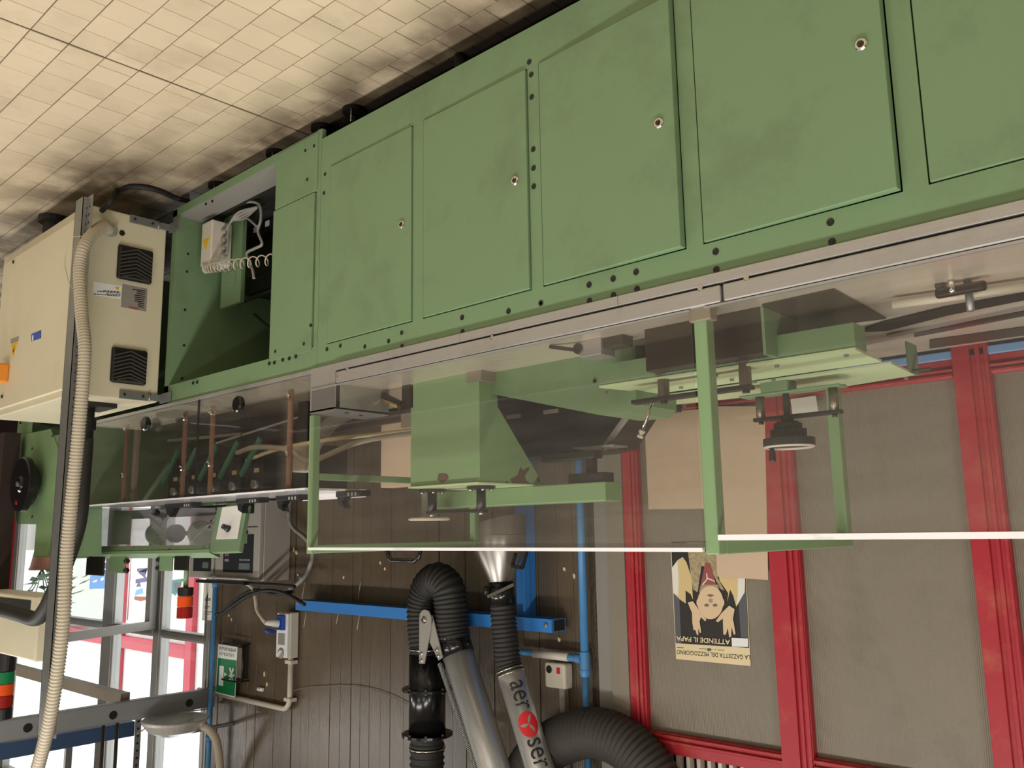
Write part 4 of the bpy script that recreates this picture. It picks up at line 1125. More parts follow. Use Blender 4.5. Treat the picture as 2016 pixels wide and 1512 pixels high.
for q in ((600, 455), (697, 735), (370, 600), (230, 305), (190, 520), (370, 1380)):
    p = E(zE(*q), ye - 0.005)
    MB().cyl((p.x, ye - 0.008, p.z), (p.x, ye, p.z), 0.007, seg=8).build('screw', BLACK, em)
c = ay(*zE(330, 1010), ye - 0.05)
wh = MB().lathe((c.x, ye, c.z), (0, -1, 0), [(0, 0), (0.05, 0), (0.05, 0.03), (0.115, 0.03), (0.125, 0.036), (0.125, 0.058), (0.155, 0.06), (0.16, 0.066), (0.16, 0.095), (0.15, 0.1), (0.05, 0.098), (0.04, 0.11), (0, 0.11)], 40).build('handwheel', GLOSSB, em)
MB().lathe((c.x, ye - 0.11, c.z), (0, -1, 0), [(0, 0), (0.014, 0), (0.014, 0.006), (0, 0.006)], 12).build('hub_bolt', ZINC, wh)
MB().cyl((c.x + 0.03, ye - 0.098, c.z + 0.105), (c.x + 0.03, ye - 0.103, c.z + 0.105), 0.013, seg=12).build('red_mark', REDL, wh)
MB().box((4.99, 0.03, 0.1), (5.7, 0.6, 1.05)).build('base', GREEN, em)
# cream control box above with recess; black pipe into it
ub = thing('control_box', 'cream overhead control box with a dark recess, above the black elbow pipe', 'control box', (5.6, -0.2, 1.9))
yu = -0.15
a, b_ = ay(112, 1185, yu), ay(-30, 1300, yu)
xr = ay(72, 1240, yu).x
MB().bbox((xr, yu, ay(60, 1172, yu).z), (xr + 1.1, yu + 0.14, ay(60, 1302, yu).z), 0.01).build('box_body', CREAM, ub)
za_, zb_ = ay(40, 1180, yu).z, ay(40, 1218, yu).z
MB().bbox((ay(60, 1200, yu).x, yu - 0.003, za_), (xr + 0.9, yu + 0.004, zb_), 0.002).build('recess_panel', DARKIN, ub)
MB().box((xr + 0.9, yu + 0.05, 1.0), (xr + 1.05, yu + 0.14, ay(60, 1172, yu).z + 0.01)).build('support_leg', DARKW, ub)
yp = -0.24
bp_ = thing('black_pipe', 'black pipe with flange rising from the cream cabinet and bending to the control box', 'pipe', (4.0, yp, 1.02))
pts = [ay(168, 862, yp), ay(163, 930, yp), ay(157, 1010, yp), ay(146, 1060, yp), ay(125, 1120, yp), ay(106, 1165, yp), ay(88, 1202, yp), ay(70, 1218, yp), ay(40, 1210, yp), ay(-10, 1197, yp)]
pf = ay(172, 785, yp)
MB().ring(smooth_path(pts, 8), 0.036, 18).build('pipe', RUBBER, bp_)
bz = 1.022
MB().bbox((pf.x - 0.10, yp - 0.08, bz), (pf.x + 0.10, yp + 0.1, bz + 0.02), 0.003).build('flange', BLACK, bp_)
q0, q1, q2 = ay(171, 822, yp).z, ay(170, 845, yp).z, ay(169, 868, yp).z
MB().lathe((pf.x, yp, bz + 0.02), (0, 0, 1), [(0, 0), (0.036, 0), (0.036, q0 - bz - 0.02), (0.045, q0 - bz - 0.02), (0.045, q1 - bz - 0.02), (0.036, q1 - bz - 0.015), (0.036, q2 - bz - 0.02), (0, q2 - bz - 0.02)], 22).build('collar', BLACK, bp_)
# second signal tower on the control box
s2 = thing('signal_tower', 'green, orange and red signal tower on the cream overhead control box', 'signal light', (5.6, yu + 0.2, 2.0))
yt2 = yu + 0.07
lv = [ay(12, v, yt2).z for v in (1303, 1322, 1347, 1371, 1396, 1420)]
px = ay(8, 1350, yt2).x
lv[0] = min(lv[0], ay(60, 1302, yu).z)
for i, (m_, n_) in enumerate(((BLACK, 'base'), (GRL, 'green_lens'), (ORL, 'orange_lens'), (REDL, 'red_lens'), (BLACK, 'cap'))):
    MB().lathe((px, yt2, lv[i]), (0, 0, 1), [(0, 0), (0.05, 0), (0.052, 0.004), (0.052, lv[i + 1] - lv[i] - 0.005), (0.048, lv[i + 1] - lv[i] - 0.002), (0, lv[i + 1] - lv[i] - 0.002)], 24).build(n_, m_, s2)

# ================================================================== OVERHEAD BEAMS AT THE FAR END
gb = thing('channel_beam', 'grey steel channel beam with round holes, crossing high in front of the glazing', 'beam', (5.75, 0.5, 2.6))
xb = 5.72
t0, t1 = ax(19, 1416, xb), ax(397, 1360, xb)
zl = (t0.z + t1.z) / 2
zh = (ax(120, 1437, xb).z + ax(393, 1400, xb).z) / 2
MB().bbox((xb, -1.4, zl), (xb + 0.006, YW - 0.03, zh), 0.001).build('web', GREYB, gb)
MB().box((xb, -1.4, zl), (xb + 0.06, YW - 0.03, zl + 0.006)).build('flange', GREYB, gb)
MB().box((xb, -1.4, zh - 0.006), (xb + 0.06, YW - 0.03, zh)).build('flange', GREYB, gb)
for u, v in ((55, 1433), (223, 1408), (373, 1384)):
    p = ax(u, v, xb - 0.001)
    MB().cyl((xb - 0.0015, p.y, p.z), (xb + 0.002, p.y, p.z), 0.026, seg=16).build('punched_hole', BLACK, gb)
nb = thing('slate_beam', 'slate blue beam running above and behind the grey channel beam', 'beam', (6.1, 0.4, 2.8))
xn = 6.05
zl2 = (ax(60, 1470, xn).z + ax(250, 1440, xn).z) / 2
zh2 = (ax(60, 1486, xn).z + ax(250, 1452, xn).z) / 2
MB().bbox((xn, -1.4, zl2 - 0.05), (xn + 0.1, ax(265, 1445, xn).y, zh2), 0.004).build('beam_body', NAVY, nb)
MB().box((xn + 0.03, -0.4, zh2), (xn + 0.06, -0.36, 4.39)).build('hanger', ZINC, nb)
MB().box((xn + 0.03, 0.5, zh2), (xn + 0.06, 0.54, 4.39)).build('hanger', ZINC, nb)
p = ax(251, 1380, xb + 0.03)
yz = p.y
za_, zb_ = ay(251, 1372, yz).z, ay(251, 1390, yz).z
gr = MB().box((xb + 0.065, yz - 0.03, za_ - 0.02), (10.5, yz + 0.03, za_ + 0.05))
one('cross_rail', gr, GREYTRIM2, 'grey cross rail running from the channel beam towards the back of the hall', 'rail')
for (u, name_, lab) in ((203, 'hanger_rod', 'thin dark hanger rod above the channel beam, farther from the perforated strap'), (230, 'hanger_rod', 'thin dark hanger rod above the channel beam, closer to the perforated strap')):
    p, q = ax(u, 1442, 5.79), ax(u, 1512, 5.79)
    one(name_, MB().cyl((5.79, p.y, zh), (5.79, p.y, 4.395), 0.011, seg=10), DARKST, lab, 'rod', group='rods above the channel beam')
p = ax(271, 1440, 5.81)
hs = thing('perforated_strap', 'perforated zinc strap hanging from the ceiling beside the two thin rods', 'strap', (5.81, p.y, zh))
MB().box((5.805, p.y - 0.02, zh - 0.02), (5.81, p.y + 0.02, 4.39)).build('strap', ZINC, hs)
mb = MB(); z = zh + 0.03
while z < 4.3: mb.cyl((5.8035, p.y, z), (5.8055, p.y, z), 0.008, seg=8); z += 0.045
tag(mb.build('slot_hole', BLACK, hs), kind='stuff')
# domed lamp
p = ay(345, 1425, 0.95)
one('dome_lamp', MB().lathe((p.x, 0.95, p.z - 0.035), (0, 0, 1), [(0.0, 0.03), (0.19, 0.005), (0.2, 0.0), (0.205, 0.006), (0.2, 0.02), (0.16, 0.07), (0.09, 0.10), (0.0, 0.105)], 36), DUCT, 'polished steel dome lamp hanging next to the end of the plank wall', 'lamp')
one('lamp_bracket', MB().box((p.x - 0.015, 1.0, p.z + 0.055), (p.x + 0.015, YW, p.z + 0.075)), ZINC, 'zinc bracket arm holding the polished dome lamp to the wall', 'bracket')
one('lamp_conduit', MB().ring(smooth_path([ay(382, 1425, 1.1), ay(405, 1432, 1.1), ay(422, 1450, 1.15), ay(430, 1480, 1.2), ay(434, 1530, 1.25)]), 0.026, 12), HOSEW, 'grey flexible conduit curving from the dome lamp up the plank wall', 'conduit')
one('sagging_wire', cable([ax(270, 1445, xb - 0.02), ax(300, 1425, xb - 0.02), ax(340, 1405, xb - 0.02), ax(400, 1397, xb - 0.02), ax(418, 1393, xb - 0.02)], 0.004), GREYP, 'thin grey wire sagging along the channel beam towards the wall', 'wire')

# ================================================================== THINGS ON THE PLANK WALL
def wallbox(uL, uE, uR, vm):
    x0 = ay(uR, vm, YW).x; yf = ax(uE, vm, x0).y; x1 = ay(uL, vm, yf).x
    return x0, x1, yf
STEELB = mat('stainless_case', (196, 190, 182), 0.4, 0.35, var=0.1, scale=6)
# two stainless control panels
def control_panel(uL, uE, uR, label, full):
    x0, x1, yf = wallbox(uL, uE, uR, 1060)
    z1 = ay(uE, 1145, yf).z; z0 = 1.42
    cp = thing('control_unit', label, 'control panel', (x0, YW, z0), group='stainless control panels')
    MB().bbox((x0, yf + 0.03, z0), (x1, YW - 0.0, z1), 0.004).build('case', STEELB, cp)
    dr = MB().bbox((x0 + 0.004, yf, z0 + 0.004), (x1 - 0.004, yf + 0.028, z1 - 0.004), 0.004).build('door', STEELB, cp)
    w_ = x1 - x0
    kx0, kx1 = x0 + 0.13 * w_, x1 - 0.2 * w_
    kz1 = z1 - 0.05; kz0 = kz1 - 0.24
    k = MB().box((kx0, yf - 0.002, kz0), (kx1, yf + 0.002, kz1)).build('keypad', mat('keypad_black', (42, 43, 48), 0.4) if 'keypad_black' not in MATS else MATS['keypad_black'], dr)
    kw = kx1 - kx0
    MB().box((kx0 + 0.1 * kw, yf - 0.004, kz1 - 0.06), (kx0 + 0.45 * kw, yf - 0.001, kz1 - 0.02)).build('display', mat('lcd_grey', (108, 118, 116), 0.25) if 'lcd_grey' not in MATS else MATS['lcd_grey'], k)
    for i in range(3):
        for j in range(4):
            MB().bbox((kx0 + kw * (0.55 + 0.07 * i), yf - 0.005, kz0 + 0.02 + 0.018 * j), (kx0 + kw * (0.55 + 0.07 * i) + 0.014, yf - 0.001, kz0 + 0.034 + 0.018 * j), 0.001).build('key', WHITE, k)
    for j in range(5): MB().box((kx1 - 0.2 * kw, yf - 0.004, kz0 + 0.02 + 0.034 * j), (kx1 - 0.06 * kw, yf - 0.001, kz0 + 0.036 + 0.034 * j)).build('soft_key', GREYB if j != 3 else PRED, k)
    for i in range(4): MB().box((kx0 + kw * (0.1 + 0.09 * i), yf - 0.004, kz1 - 0.085), (kx0 + kw * (0.17 + 0.09 * i), yf - 0.001, kz1 - 0.075)).build('soft_key', GREYB, k)
    MB().box((x0 + 0.03, yf - 0.001, kz0 - 0.05), (x1 - 0.1, yf + 0.002, kz0 - 0.044)).build('door_seam', DARKST, dr)
    MB().bbox((x0 + 0.05, YW - 0.3, z1), (x1 + 0.1, YW - 0.26, z1 + 0.02), 0.003).build('mounting_bar', BLACK, cp)
    return x0, x1, yf, z0, z1
cpa = control_panel(425, 512, 572, 'stainless control panel box with black keypad, nearer one on the plank wall', True)
x0, x1, yf = cpa[1] + 0.02, cpa[1] + 0.35, cpa[2]
cp2 = thing('control_unit', 'stainless control panel box with black keypad, behind the green signal rod', 'control panel', (x0, YW, 1.42), group='stainless control panels')
MB().bbox((x0, yf + 0.03, 1.42), (x1, YW, cpa[4]), 0.004).build('case', STEELB, cp2)
dr = MB().bbox((x0 + 0.004, yf, 1.424), (x1 - 0.004, yf + 0.028, cpa[4] - 0.004), 0.004).build('door', STEELB, cp2)
k = MB().box((x0 + 0.03, yf - 0.002, cpa[4] - 0.24), (x1 - 0.06, yf + 0.002, cpa[4] - 0.05)).build('keypad', MATS['keypad_black'], dr)
MB().box((x0 + 0.06, yf - 0.004, cpa[4] - 0.11), (x0 + 0.14, yf - 0.001, cpa[4] - 0.07)).build('display', MATS['lcd_grey'], k)
for i in range(3):
    for j in range(4): MB().box((x0 + 0.19 + 0.02 * i, yf - 0.004, cpa[4] - 0.22 + 0.018 * j), (x0 + 0.204 + 0.02 * i, yf - 0.001, cpa[4] - 0.206 + 0.018 * j)).build('key', WHITE, k)

# socket box with interlock and plug
x0, x1, yf = wallbox(543, 566, 588, 1255)
z0, z1 = ay(566, 1207, yf).z, ay(566, 1298, yf).z
so = thing('socket_box', 'pale grey industrial socket box with a blue socket on the plank wall', 'socket', (x0, YW, z0))
MB().bbox((x0, yf + 0.02, z0), (x1, YW, z1), 0.006).build('back_box', WHITEP, so)
MB().bbox((x0 + 0.004, yf, z0 + 0.004), (x1 - 0.004, yf + 0.022, z1 - 0.004), 0.005).build('cover', WHITE, so)
xm = (x0 + x1) / 2
MB().bbox((xm - 0.04, yf - 0.02, z0 + 0.015), (xm + 0.04, yf + 0.002, z0 + 0.105), 0.005).build('blue_socket', BLUES, so)
MB().lathe((xm + 0.01, yf - 0.075, z0 + 0.10), (0.25, -0.2, 0.9), [(0, 0), (0.035, 0), (0.038, 0.008), (0.035, 0.014), (0, 0.014)], 18).build('socket_lid', BLUES, so)
MB().bbox((xm - 0.036, yf - 0.003, z0 + 0.125), (xm + 0.036, yf + 0.002, z0 + 0.195), 0.002).build('fuse_window', GREYP, so)
MB().lathe((xm, yf, z0 + 0.245), (0, -1, 0), [(0.032, 0), (0.032, 0.005), (0.024, 0.008), (0, 0.008)], 20).build('switch_dial', GREYP, so)
MB().obox((xm - 0.02, yf - 0.014, z0 + 0.225), (xm + 0.02, yf - 0.014, z0 + 0.265), 0.012, 0.012, up=(0, 1, 0)).build('switch_handle', WHITE, so)
pg = thing('power_plug', 'white plug with grey cable in the blue socket of the socket box', 'plug', (xm, yf, z0 + 0.06))
MB().lathe((xm + 0.005, yf - 0.022, z0 + 0.065), (0.25, -1, -0.15), [(0, 0), (0.024, 0), (0.024, 0.03), (0.02, 0.05), (0.014, 0.085), (0, 0.085)], 16).build('plug_body', WHITE, pg)
MB().ring(smooth_path([(xm + 0.026, yf - 0.105, z0 + 0.05), ay(518, 1220, yf - 0.12), ay(506, 1200, yf - 0.12), ay(503, 1180, yf - 0.12), ay(497, 1158, yf - 0.12), ay(482, 1146, yf - 0.14)]), 0.012, 10).build('plug_cable', HOSEW, pg)
one('socket_conduit', MB().ring([Vector((x0 + 0.035, YW - 0.03, z1 - 0.001)), Vector((x0 + 0.035, YW - 0.03, z1 + 0.24))] + [Vector((x0 + 0.035 + 0.07 * (1 - math.cos(a)), YW - 0.03, z1 + 0.24 + 0.07 * math.sin(a))) for a in [i * math.pi / 16 for i in range(1, 9)]] + [Vector((5.95, YW - 0.03, z1 + 0.31))], 0.0165, 14), WHITEP, 'white conduit elbow running from the socket box to the blue pipe', 'conduit')
for dz_ in (0.012, 0.235):
    one('conduit_clip', MB().bbox((x0 + 0.0, YW - 0.052, z1 + 0.012 + dz_ - 0.01), (x0 + 0.07, YW - 0.0, z1 + 0.012 + dz_ + 0.012), 0.003), WHITEP, 'white conduit clip directly above the socket box' if dz_ < 0.1 else 'white conduit clip near the elbow of the socket conduit', 'clip', group='conduit clips')
p = ay(513, 1357, YW - 0.01)
one('empty_clip', MB().bbox((p.x - 0.03, YW - 0.02, p.z - 0.011), (p.x + 0.03, YW, p.z + 0.011), 0.004).box((p.x - 0.012, YW - 0.03, p.z - 0.007), (p.x + 0.012, YW - 0.018, p.z + 0.007)), WHITE, 'empty white clip alone on the planks between the sign and the conduit', 'clip')

# emergency exit sign
ys = YW - 0.06
za8 = zc(400, 1130, 280 / 1568)
def sg(q, d=0.0): return ay(*za8(*q), ys - d)
sn = thing('exit_sign', 'green and white emergency exit sign on the plank wall beside the blue pipe', 'sign', sg((250, 1050)))
C4 = [sg(q) for q in ((165, 772), (375, 805), (348, 1365), (135, 1312))]
MB().prism(C4, (0, 0.004, 0)).build('panel', WHITE, sn)
MB().prism([sg(q, .0008) for q in ((165, 925), (368, 955), (345, 1350), (142, 1300))], (0, 0.0006, 0)).build('green_field', SIGNG, sn)
o0, o1, t_ = sg((375, 805)), sg((165, 772)), sg((366, 950))
rt = (o1 - o0); WW = rt.length; rt.normalize()
up_ = (t_ - o0).normalized()
HB = (t_ - o0).length
lettering('EMERGENZA', o0 + rt * WW * 0.07 + up_ * HB * 0.17 - Vector((0, .001, 0)), rt, up_, WW * 0.86, HB * 0.25, INK, sn)
lettering('USCITA DI', o0 + rt * WW * 0.14 + up_ * HB * 0.56 - Vector((0, .001, 0)), rt, up_, WW * 0.74, HB * 0.25, INK, sn)
mb = MB()
mb.prism([sg(q, .0016) for q in ((180, 1010), (228, 1018), (218, 1235), (168, 1225))], (0, 0.0005, 0))
mb.prism([sg(q, .0016) for q in ((232, 1085), (262, 1108), (230, 1128))], (0, 0.0005, 0))
mb.build('door_pictogram', WHITE, sn)
mb = MB()
mb.prism([sg((292 + 14 * math.cos(a), 1168 + 16 * math.sin(a)), .0016) for a in [i * math.pi / 5 for i in range(10)]], (0, 0.0005, 0))
for poly in (((296, 1150), (325, 1150), (322, 1085), (296, 1085)), ((296, 1090), (315, 1090), (300, 1030), (286, 1034)), ((310, 1090), (325, 1085), (338, 1060), (330, 1030), (318, 1050)), ((280, 1110), (300, 1120), (298, 1140), (278, 1122)), ((322, 1140), (345, 1118), (340, 1105), (318, 1120)), ((330, 1180), (312, 1165), (318, 1150), (336, 1165))):
    mb.prism([sg(q, .0016) for q in poly], (0, 0.0005, 0))
mb.build('runner_pictogram', WHITE, sn)
MB().box((C4[2].x + 0.05, ys + 0.004, (C4[0].z + C4[2].z) / 2 - 0.01), (C4[2].x + 0.09, YW, (C4[0].z + C4[2].z) / 2 + 0.01)).build('standoff', BLACK, sn)
# caged emergency lamp beside it
x0, x1, yf = wallbox(452, 472, 491, 1300)
z0, z1 = ay(491, 1268, YW).z, ay(491, 1340, YW).z
el = thing('emergency_lamp', 'dark emergency lamp with ribbed cover and black cage bars beside the exit sign', 'lamp', (x0, YW, z0))
MB().bbox((x0 + 0.005, YW - 0.05, z0 + 0.01), (x0 + 0.11, YW, z1 - 0.01), 0.01).build('housing', DARKIN, el)
for i in range(7): MB().box((x0 + 0.012 + i * 0.013, YW - 0.054, z0 + 0.02), (x0 + 0.018 + i * 0.013, YW - 0.048, z1 - 0.02)).build('cover_rib', GREYTRIM2, el)
for z in (z0, z1):
    MB().ring(smooth_path([(x0, YW, z), (x0 - 0.004, YW - 0.05, z), (x0 + 0.02, YW - 0.078, z), (x0 + 0.2, YW - 0.082, z)]), 0.006, 8).build('cage_bar', BLACK, el)
MB().cyl((x0 - 0.004, YW - 0.05, z0), (x0 - 0.004, YW - 0.05, z1), 0.007, seg=8).build('cage_bar', BLACK, el)

# far blue air pipe
def ap(u, v, y): return ay(u, v, y)
bp1 = thing('air_pipe', 'thin blue air pipe running up beside the exit sign at the end of the planks', 'pipe', (5.85, YW - 0.09, 1.9))
p = ay(418, 1300, YW - 0.09)
MB().cyl((p.x, YW - 0.09, 1.3), (p.x, YW - 0.09, 4.38), 0.0165, seg=14).build('pipe', BLUEP, bp1)
for v in (1150, 1455):
    q = ay(415, v, YW - 0.09)
    MB().cyl((p.x, YW - 0.09, q.z - 0.02), (p.x, YW - 0.09, q.z + 0.02), 0.022, seg=14).build('coupling', BLUEP, bp1)
# blue bracket beam
a, b_ = ay(582, 1191, YW - 0.12), ay(1086, 1233, YW - 0.12)
a = Vector((a.x, YW - 0.09, a.z)); 
bb = thing('blue_beam', 'bright blue square beam on the plank wall behind the fume extraction hoses', 'beam', (3.5, YW - 0.07, 2.0))
hb_ = (ay(1086, 1247, YW - 0.12) - ay(1086, 1220, YW - 0.12)).length
MB().obox(Vector((a.x, YW - 0.07, a.z)), Vector((b_.x, YW - 0.07, b_.z)), 0.10, hb_ * 0.98, up=(0, 0, 1)).build('beam_tube', BLUE, bb)
q = ay(1098, 1230, YW - 0.12)
MB().box((b_.x - 0.002, YW - 0.105, b_.z - hb_ * 0.4), (b_.x - 0.0, YW - 0.03, b_.z + hb_ * 0.4)).build('dark_opening', DARKIN, bb)
for u, v in ((587, 1187), (1075, 1231)):
    q = ay(u, v, YW - 0.121)
    MB().lathe((q.x, YW - 0.12, q.z), (0, -1, 0), [(0.011, 0), (0.011, 0.006), (0, 0.008)], 8).build('bolt', ZINC, bb)
x_a, x_b = ay(1042, 1150, YW - 0.05).x, ay(1016, 1150, YW - 0.05).x
MB().bbox((x_a, YW - 0.05, 1.0), (x_b, YW - 0.002, b_.z + 0.02), 0.003).build('upright', BLUE, bb)
MB().bbox((x_a - 0.006, YW - 0.05, 1.0), (x_a + 0.006, YW - 0.09, b_.z - hb_ / 2), 0.001).build('upright_flange', BLUE, bb)
for (u, v0, v1) in ((603, 1205, 1235), (667, 1205, 1228), (708, 1210, 1240), (600, 1145, 1178), (710, 1145, 1180)):
    p, q = ay(u, v0, YW - 0.02), ay(u - 5, v1, YW - 0.02)
    MB().cyl(p, q, 0.0025, seg=6).build('wire_tail', HOSEW, bb)
# cables under the control panel
for i, pts in enumerate((((575, 1165), (540, 1170), (500, 1162), (465, 1180), (440, 1205), (425, 1210)), ((600, 1190), (560, 1168), (520, 1163), (480, 1178), (450, 1200), (432, 1213)), ((580, 1155), (545, 1152), (505, 1150), (475, 1147)))):
    y_ = YW - 0.2 - 0.025 * i
    one('loose_cable', cable([ay(u, v, y_) for u, v in pts], 0.0115), RUBBER, ['black cable sagging lowest below the stainless control panel', 'black cable looping from the blue beam end to the blue pipe', 'short black cable lying right under the stainless control panel'][i], 'cable')
one('grey_cable', cable([ay(u, v, YW - 0.06) for u, v in ((568, 1008), (570, 1025), (580, 1042), (600, 1058), (612, 1075), (615, 1095), (606, 1125), (588, 1148), (570, 1158))], 0.0135), GREYP, 'grey cable arching over the planks beside the stainless control panel', 'cable')

one('thin_wire', cable([ay(u, v, YW - 0.012) for u, v in ((574, 1362), (600, 1354), (680, 1350), (745, 1362), (800, 1386))], 0.0022, 6), GREYTRIM2, 'thin loose wire arching across the planks from the conduit clip to the hose', 'wire')
# near blue air pipe with branch
bp2 = thing('air_pipe', 'thick blue air pipe with a white sleeved branch beside the grey jamb', 'pipe', (2.53, YW - 0.06, 1.1))
yq = YW - 0.055
px = ay(1150, 1250, yq).x
MB().cyl((px, yq, 0.9), (px, yq, ay(1150, 1290, yq).z), 0.0185, seg=16).build('pipe', BLUEP, bp2)
MB().cyl((px, yq, ay(1150, 1290, yq).z), (px, yq, 4.38), 0.0145, seg=16).build('pipe', BLUEP, bp2)
t0, t1 = ay(1150, 1283, yq).z, ay(1150, 1318, yq).z
MB().lathe((px, yq, t0), (0, 0, 1), [(0.018, 0), (0.023, 0), (0.023, t1 - t0), (0.025, t1 - t0), (0.025, t1 - t0 + 0.012), (0.02, t1 - t0 + 0.03), (0.014, t1 - t0 + 0.03)], 18).build('tee_fitting', BLUEP, bp2)
zt3 = ay(1145, 1297, yq).z
MB().lathe((px + 0.015, yq, zt3), (1, 0, 0), [(0.021, 0), (0.021, 0.03), (0.017, 0.04), (0.017, 0.1), (0, 0.1)], 16).build('branch_fitting', BLUEP, bp2)
MB().cyl((px + 0.09, yq, zt3), (px + 0.30, yq, zt3), 0.0185, seg=16).build('white_sleeve', WHITEP, bp2)
MB().cyl((px + 0.30, yq, zt3), (px + 0.42, yq, zt3), 0.0135, seg=14).build('branch_pipe', BLUEP, bp2)
# small switch box
x0, x1, yf = ay(1119, 1330, YW).x, ay(1072, 1330, YW - 0.06).x, YW - 0.06
x0 = ay(1112, 1330, YW - 0.06).x
z0, z1 = ay(1095, 1306, yf).z, ay(1095, 1356, yf).z
sb = thing('switch_box', 'small cream switch box with black dial and red rocker below the white branch sleeve', 'switch', (x0, YW, z0))
MB().bbox((x0, yf, z0), (x1, YW, z1), 0.01).build('case', WHITEP, sb)
W_, H_ = x1 - x0, z1 - z0
MB().lathe((x1 - 0.24 * W_, yf, z0 + 0.27 * H_), (0, -1, 0), [(0.017, -0.002), (0.017, 0.002), (0.014, 0.004), (0, 0.003)], 18).build('dial', BLACK, sb)
MB().bbox((x0 + 0.22 * W_, yf - 0.006, z0 + 0.17 * H_), (x0 + 0.37 * W_, yf + 0.002, z0 + 0.4 * H_), 0.002).build('rocker', REDS, sb)
MB().box((x0 + 0.03, YW - 0.03, z1 - 0.002), (x0 + 0.06, YW, 3.2)).build('cable_duct', GREYP, sb)

# ================================================================== POSTER AND CARDBOARD ON THE PARTITION
yp_ = YW - 0.003
zP = zc(1280, 1040, 240 / 1296)
def PP(q, d=0.0): return ay(*zP(*q), yp_ - d)
po = thing('newspaper_poster', 'newspaper poster of a praying figure in robes on the red framed partition', 'poster', PP((640, 800)))
def pp(name, poly, m_, d): return MB().prism([PP(q, d) for q in poly], (0, 0.0003, 0)).build(name, m_, po)
pp('paper', ((215, 150), (1005, 150), (1068, 1465), (276, 1390)), PAPERY, 0)
pp('picture_field', ((222, 150), (1000, 150), (1052, 1272), (272, 1222)), mat('print_black', (44, 40, 36), 0.6), .0005)
pp('grey_column', ((235, 400), (300, 480), (330, 1225), (272, 1222)), PGREY, .0010)
pp('grey_column', ((925, 560), (1015, 560), (1045, 1170), (965, 1165)), PGREY, .0010)
pp('robe_sleeve', ((232, 420), (290, 340), (345, 305), (385, 360), (440, 520), (455, 760), (430, 700), (375, 660), (378, 800), (320, 760), (248, 690)), ROBE, .0015)
pp('robe_highlight', ((232, 420), (290, 345), (300, 500), (300, 715), (248, 690)), PAPER, .0018)
pp('robe_sleeve', ((1010, 520), (930, 515), (730, 515), (740, 560), (830, 690), (820, 780), (850, 650), (885, 720), (915, 835), (1005, 680)), ROBE, .0015)
pp('robe_highlight', ((1008, 525), (935, 525), (930, 720), (915, 830), (1003, 680)), PAPER, .0018)
pp('embroidered_stole', ((390, 150), (720, 150), (715, 520), (790, 665), (740, 640), (640, 420), (545, 400), (505, 680), (455, 650), (430, 480)), mat('print_stole', (176, 158, 122), 0.7, var=0.7, scale=60), .0020)
pp('red_panel', ((585, 365), (640, 370), (700, 600), (640, 640), (535, 610)), PRED, .0024)
pp('white_cord', ((548, 600), (600, 540), (595, 480), (605, 480), (610, 525), (690, 560), (690, 570), (612, 540), (560, 606)), PAPER, .0027)
pp('collar', ((540, 600), (720, 600), (735, 680), (520, 680)), mat('print_tan', (170, 150, 122), 0.7), .0030)
pp('face', [(640 + 138 * math.cos(a), 790 + 178 * math.sin(a)) for a in [i * math.pi / 14 for i in range(28)]], SKIN, .0034)
for cx_ in (600, 690):
    pp('eye', [(cx_ + 26 * math.cos(a), 818 + 16 * math.sin(a)) for a in [i * math.pi / 6 for i in range(12)]], mat('print_mid', (130, 112, 90), 0.7) if 'print_mid' not in MATS else MATS['print_mid'], .0038)
pp('nose', ((625, 790), (660, 792), (668, 755), (640, 745), (618, 755)), MATS['print_tan'], .0038)
pp('mouth', ((595, 712), (640, 700), (690, 715), (640, 732)), MATS['print_mid'], .0038)
pp('ear', [(508 + 16 * math.cos(a), 790 + 40 * math.sin(a)) for a in [i * math.pi / 5 for i in range(10)]], SKIN, .0032)
pp('ear', [(775 + 14 * math.cos(a), 790 + 38 * math.sin(a)) for a in [i * math.pi / 5 for i in range(10)]], SKIN, .0032)
pp('hand', ((400, 790), (455, 775), (500, 840), (545, 920), (598, 970), (585, 990), (540, 945), (525, 990), (542, 1105), (528, 1115), (510, 1060), (512, 1135), (498, 1135), (480, 1080), (462, 1085), (448, 1000), (445, 900)), SKIN, .0042)
pp('hand', ((840, 822), (898, 860), (880, 960), (908, 1120), (890, 1135), (865, 1050), (862, 1150), (840, 1160), (825, 1060), (805, 1130), (778, 1130), (772, 960), (720, 1000), (698, 985), (760, 900)), SKIN, .0042)
pp('white_label', ((865, 1165), (1040, 1172), (1042, 1262), (870, 1258)), WHITE, .0042)
def ptext(txt, ql, qr, qh, m_, d, bold=False):
    """ql: lower left of the upright lettering, qr: lower right, qh: upper left (photo zoom coordinates)"""
    o, r_, h_ = PP(ql, d), PP(qr, d), PP(qh, d)
    rv, uv = (r_ - o), (h_ - o)
    lettering(txt, o, rv.normalized(), uv.normalized(), rv.length, uv.length, m_, po, bold=bold)
ptext('ATTENDE IL PAPA', (850, 1185), (280, 1145), (848, 1238), PAPERY, .0046, True)
ptext('LA GAZZETTA DEL MEZZOGIORNO', (1060, 1352), (282, 1292), (1062, 1400), INK, .0010)
ptext('EDIZIONE', (352, 1252), (282, 1246), (352, 1266), PGREY, .0010) if False else None
pp('masthead_mark', ((605, 1275), (645, 1278), (645, 1308), (605, 1305)), PGREY, .0010)
mb = MB()
for xa, xb_ in ((520, 595), (650, 660), (685, 700), (720, 790), (285, 355)):
    mb.prism([PP(q, .001) for q in ((xa, 1286 - (640 - xa) * .06), (xb_, 1286 - (640 - xb_) * .06), (xb_, 1291 - (640 - xb_) * .06), (xa, 1291 - (640 - xa) * .06))], (0, .0003, 0))
mb.build('small_print', PGREY, po)
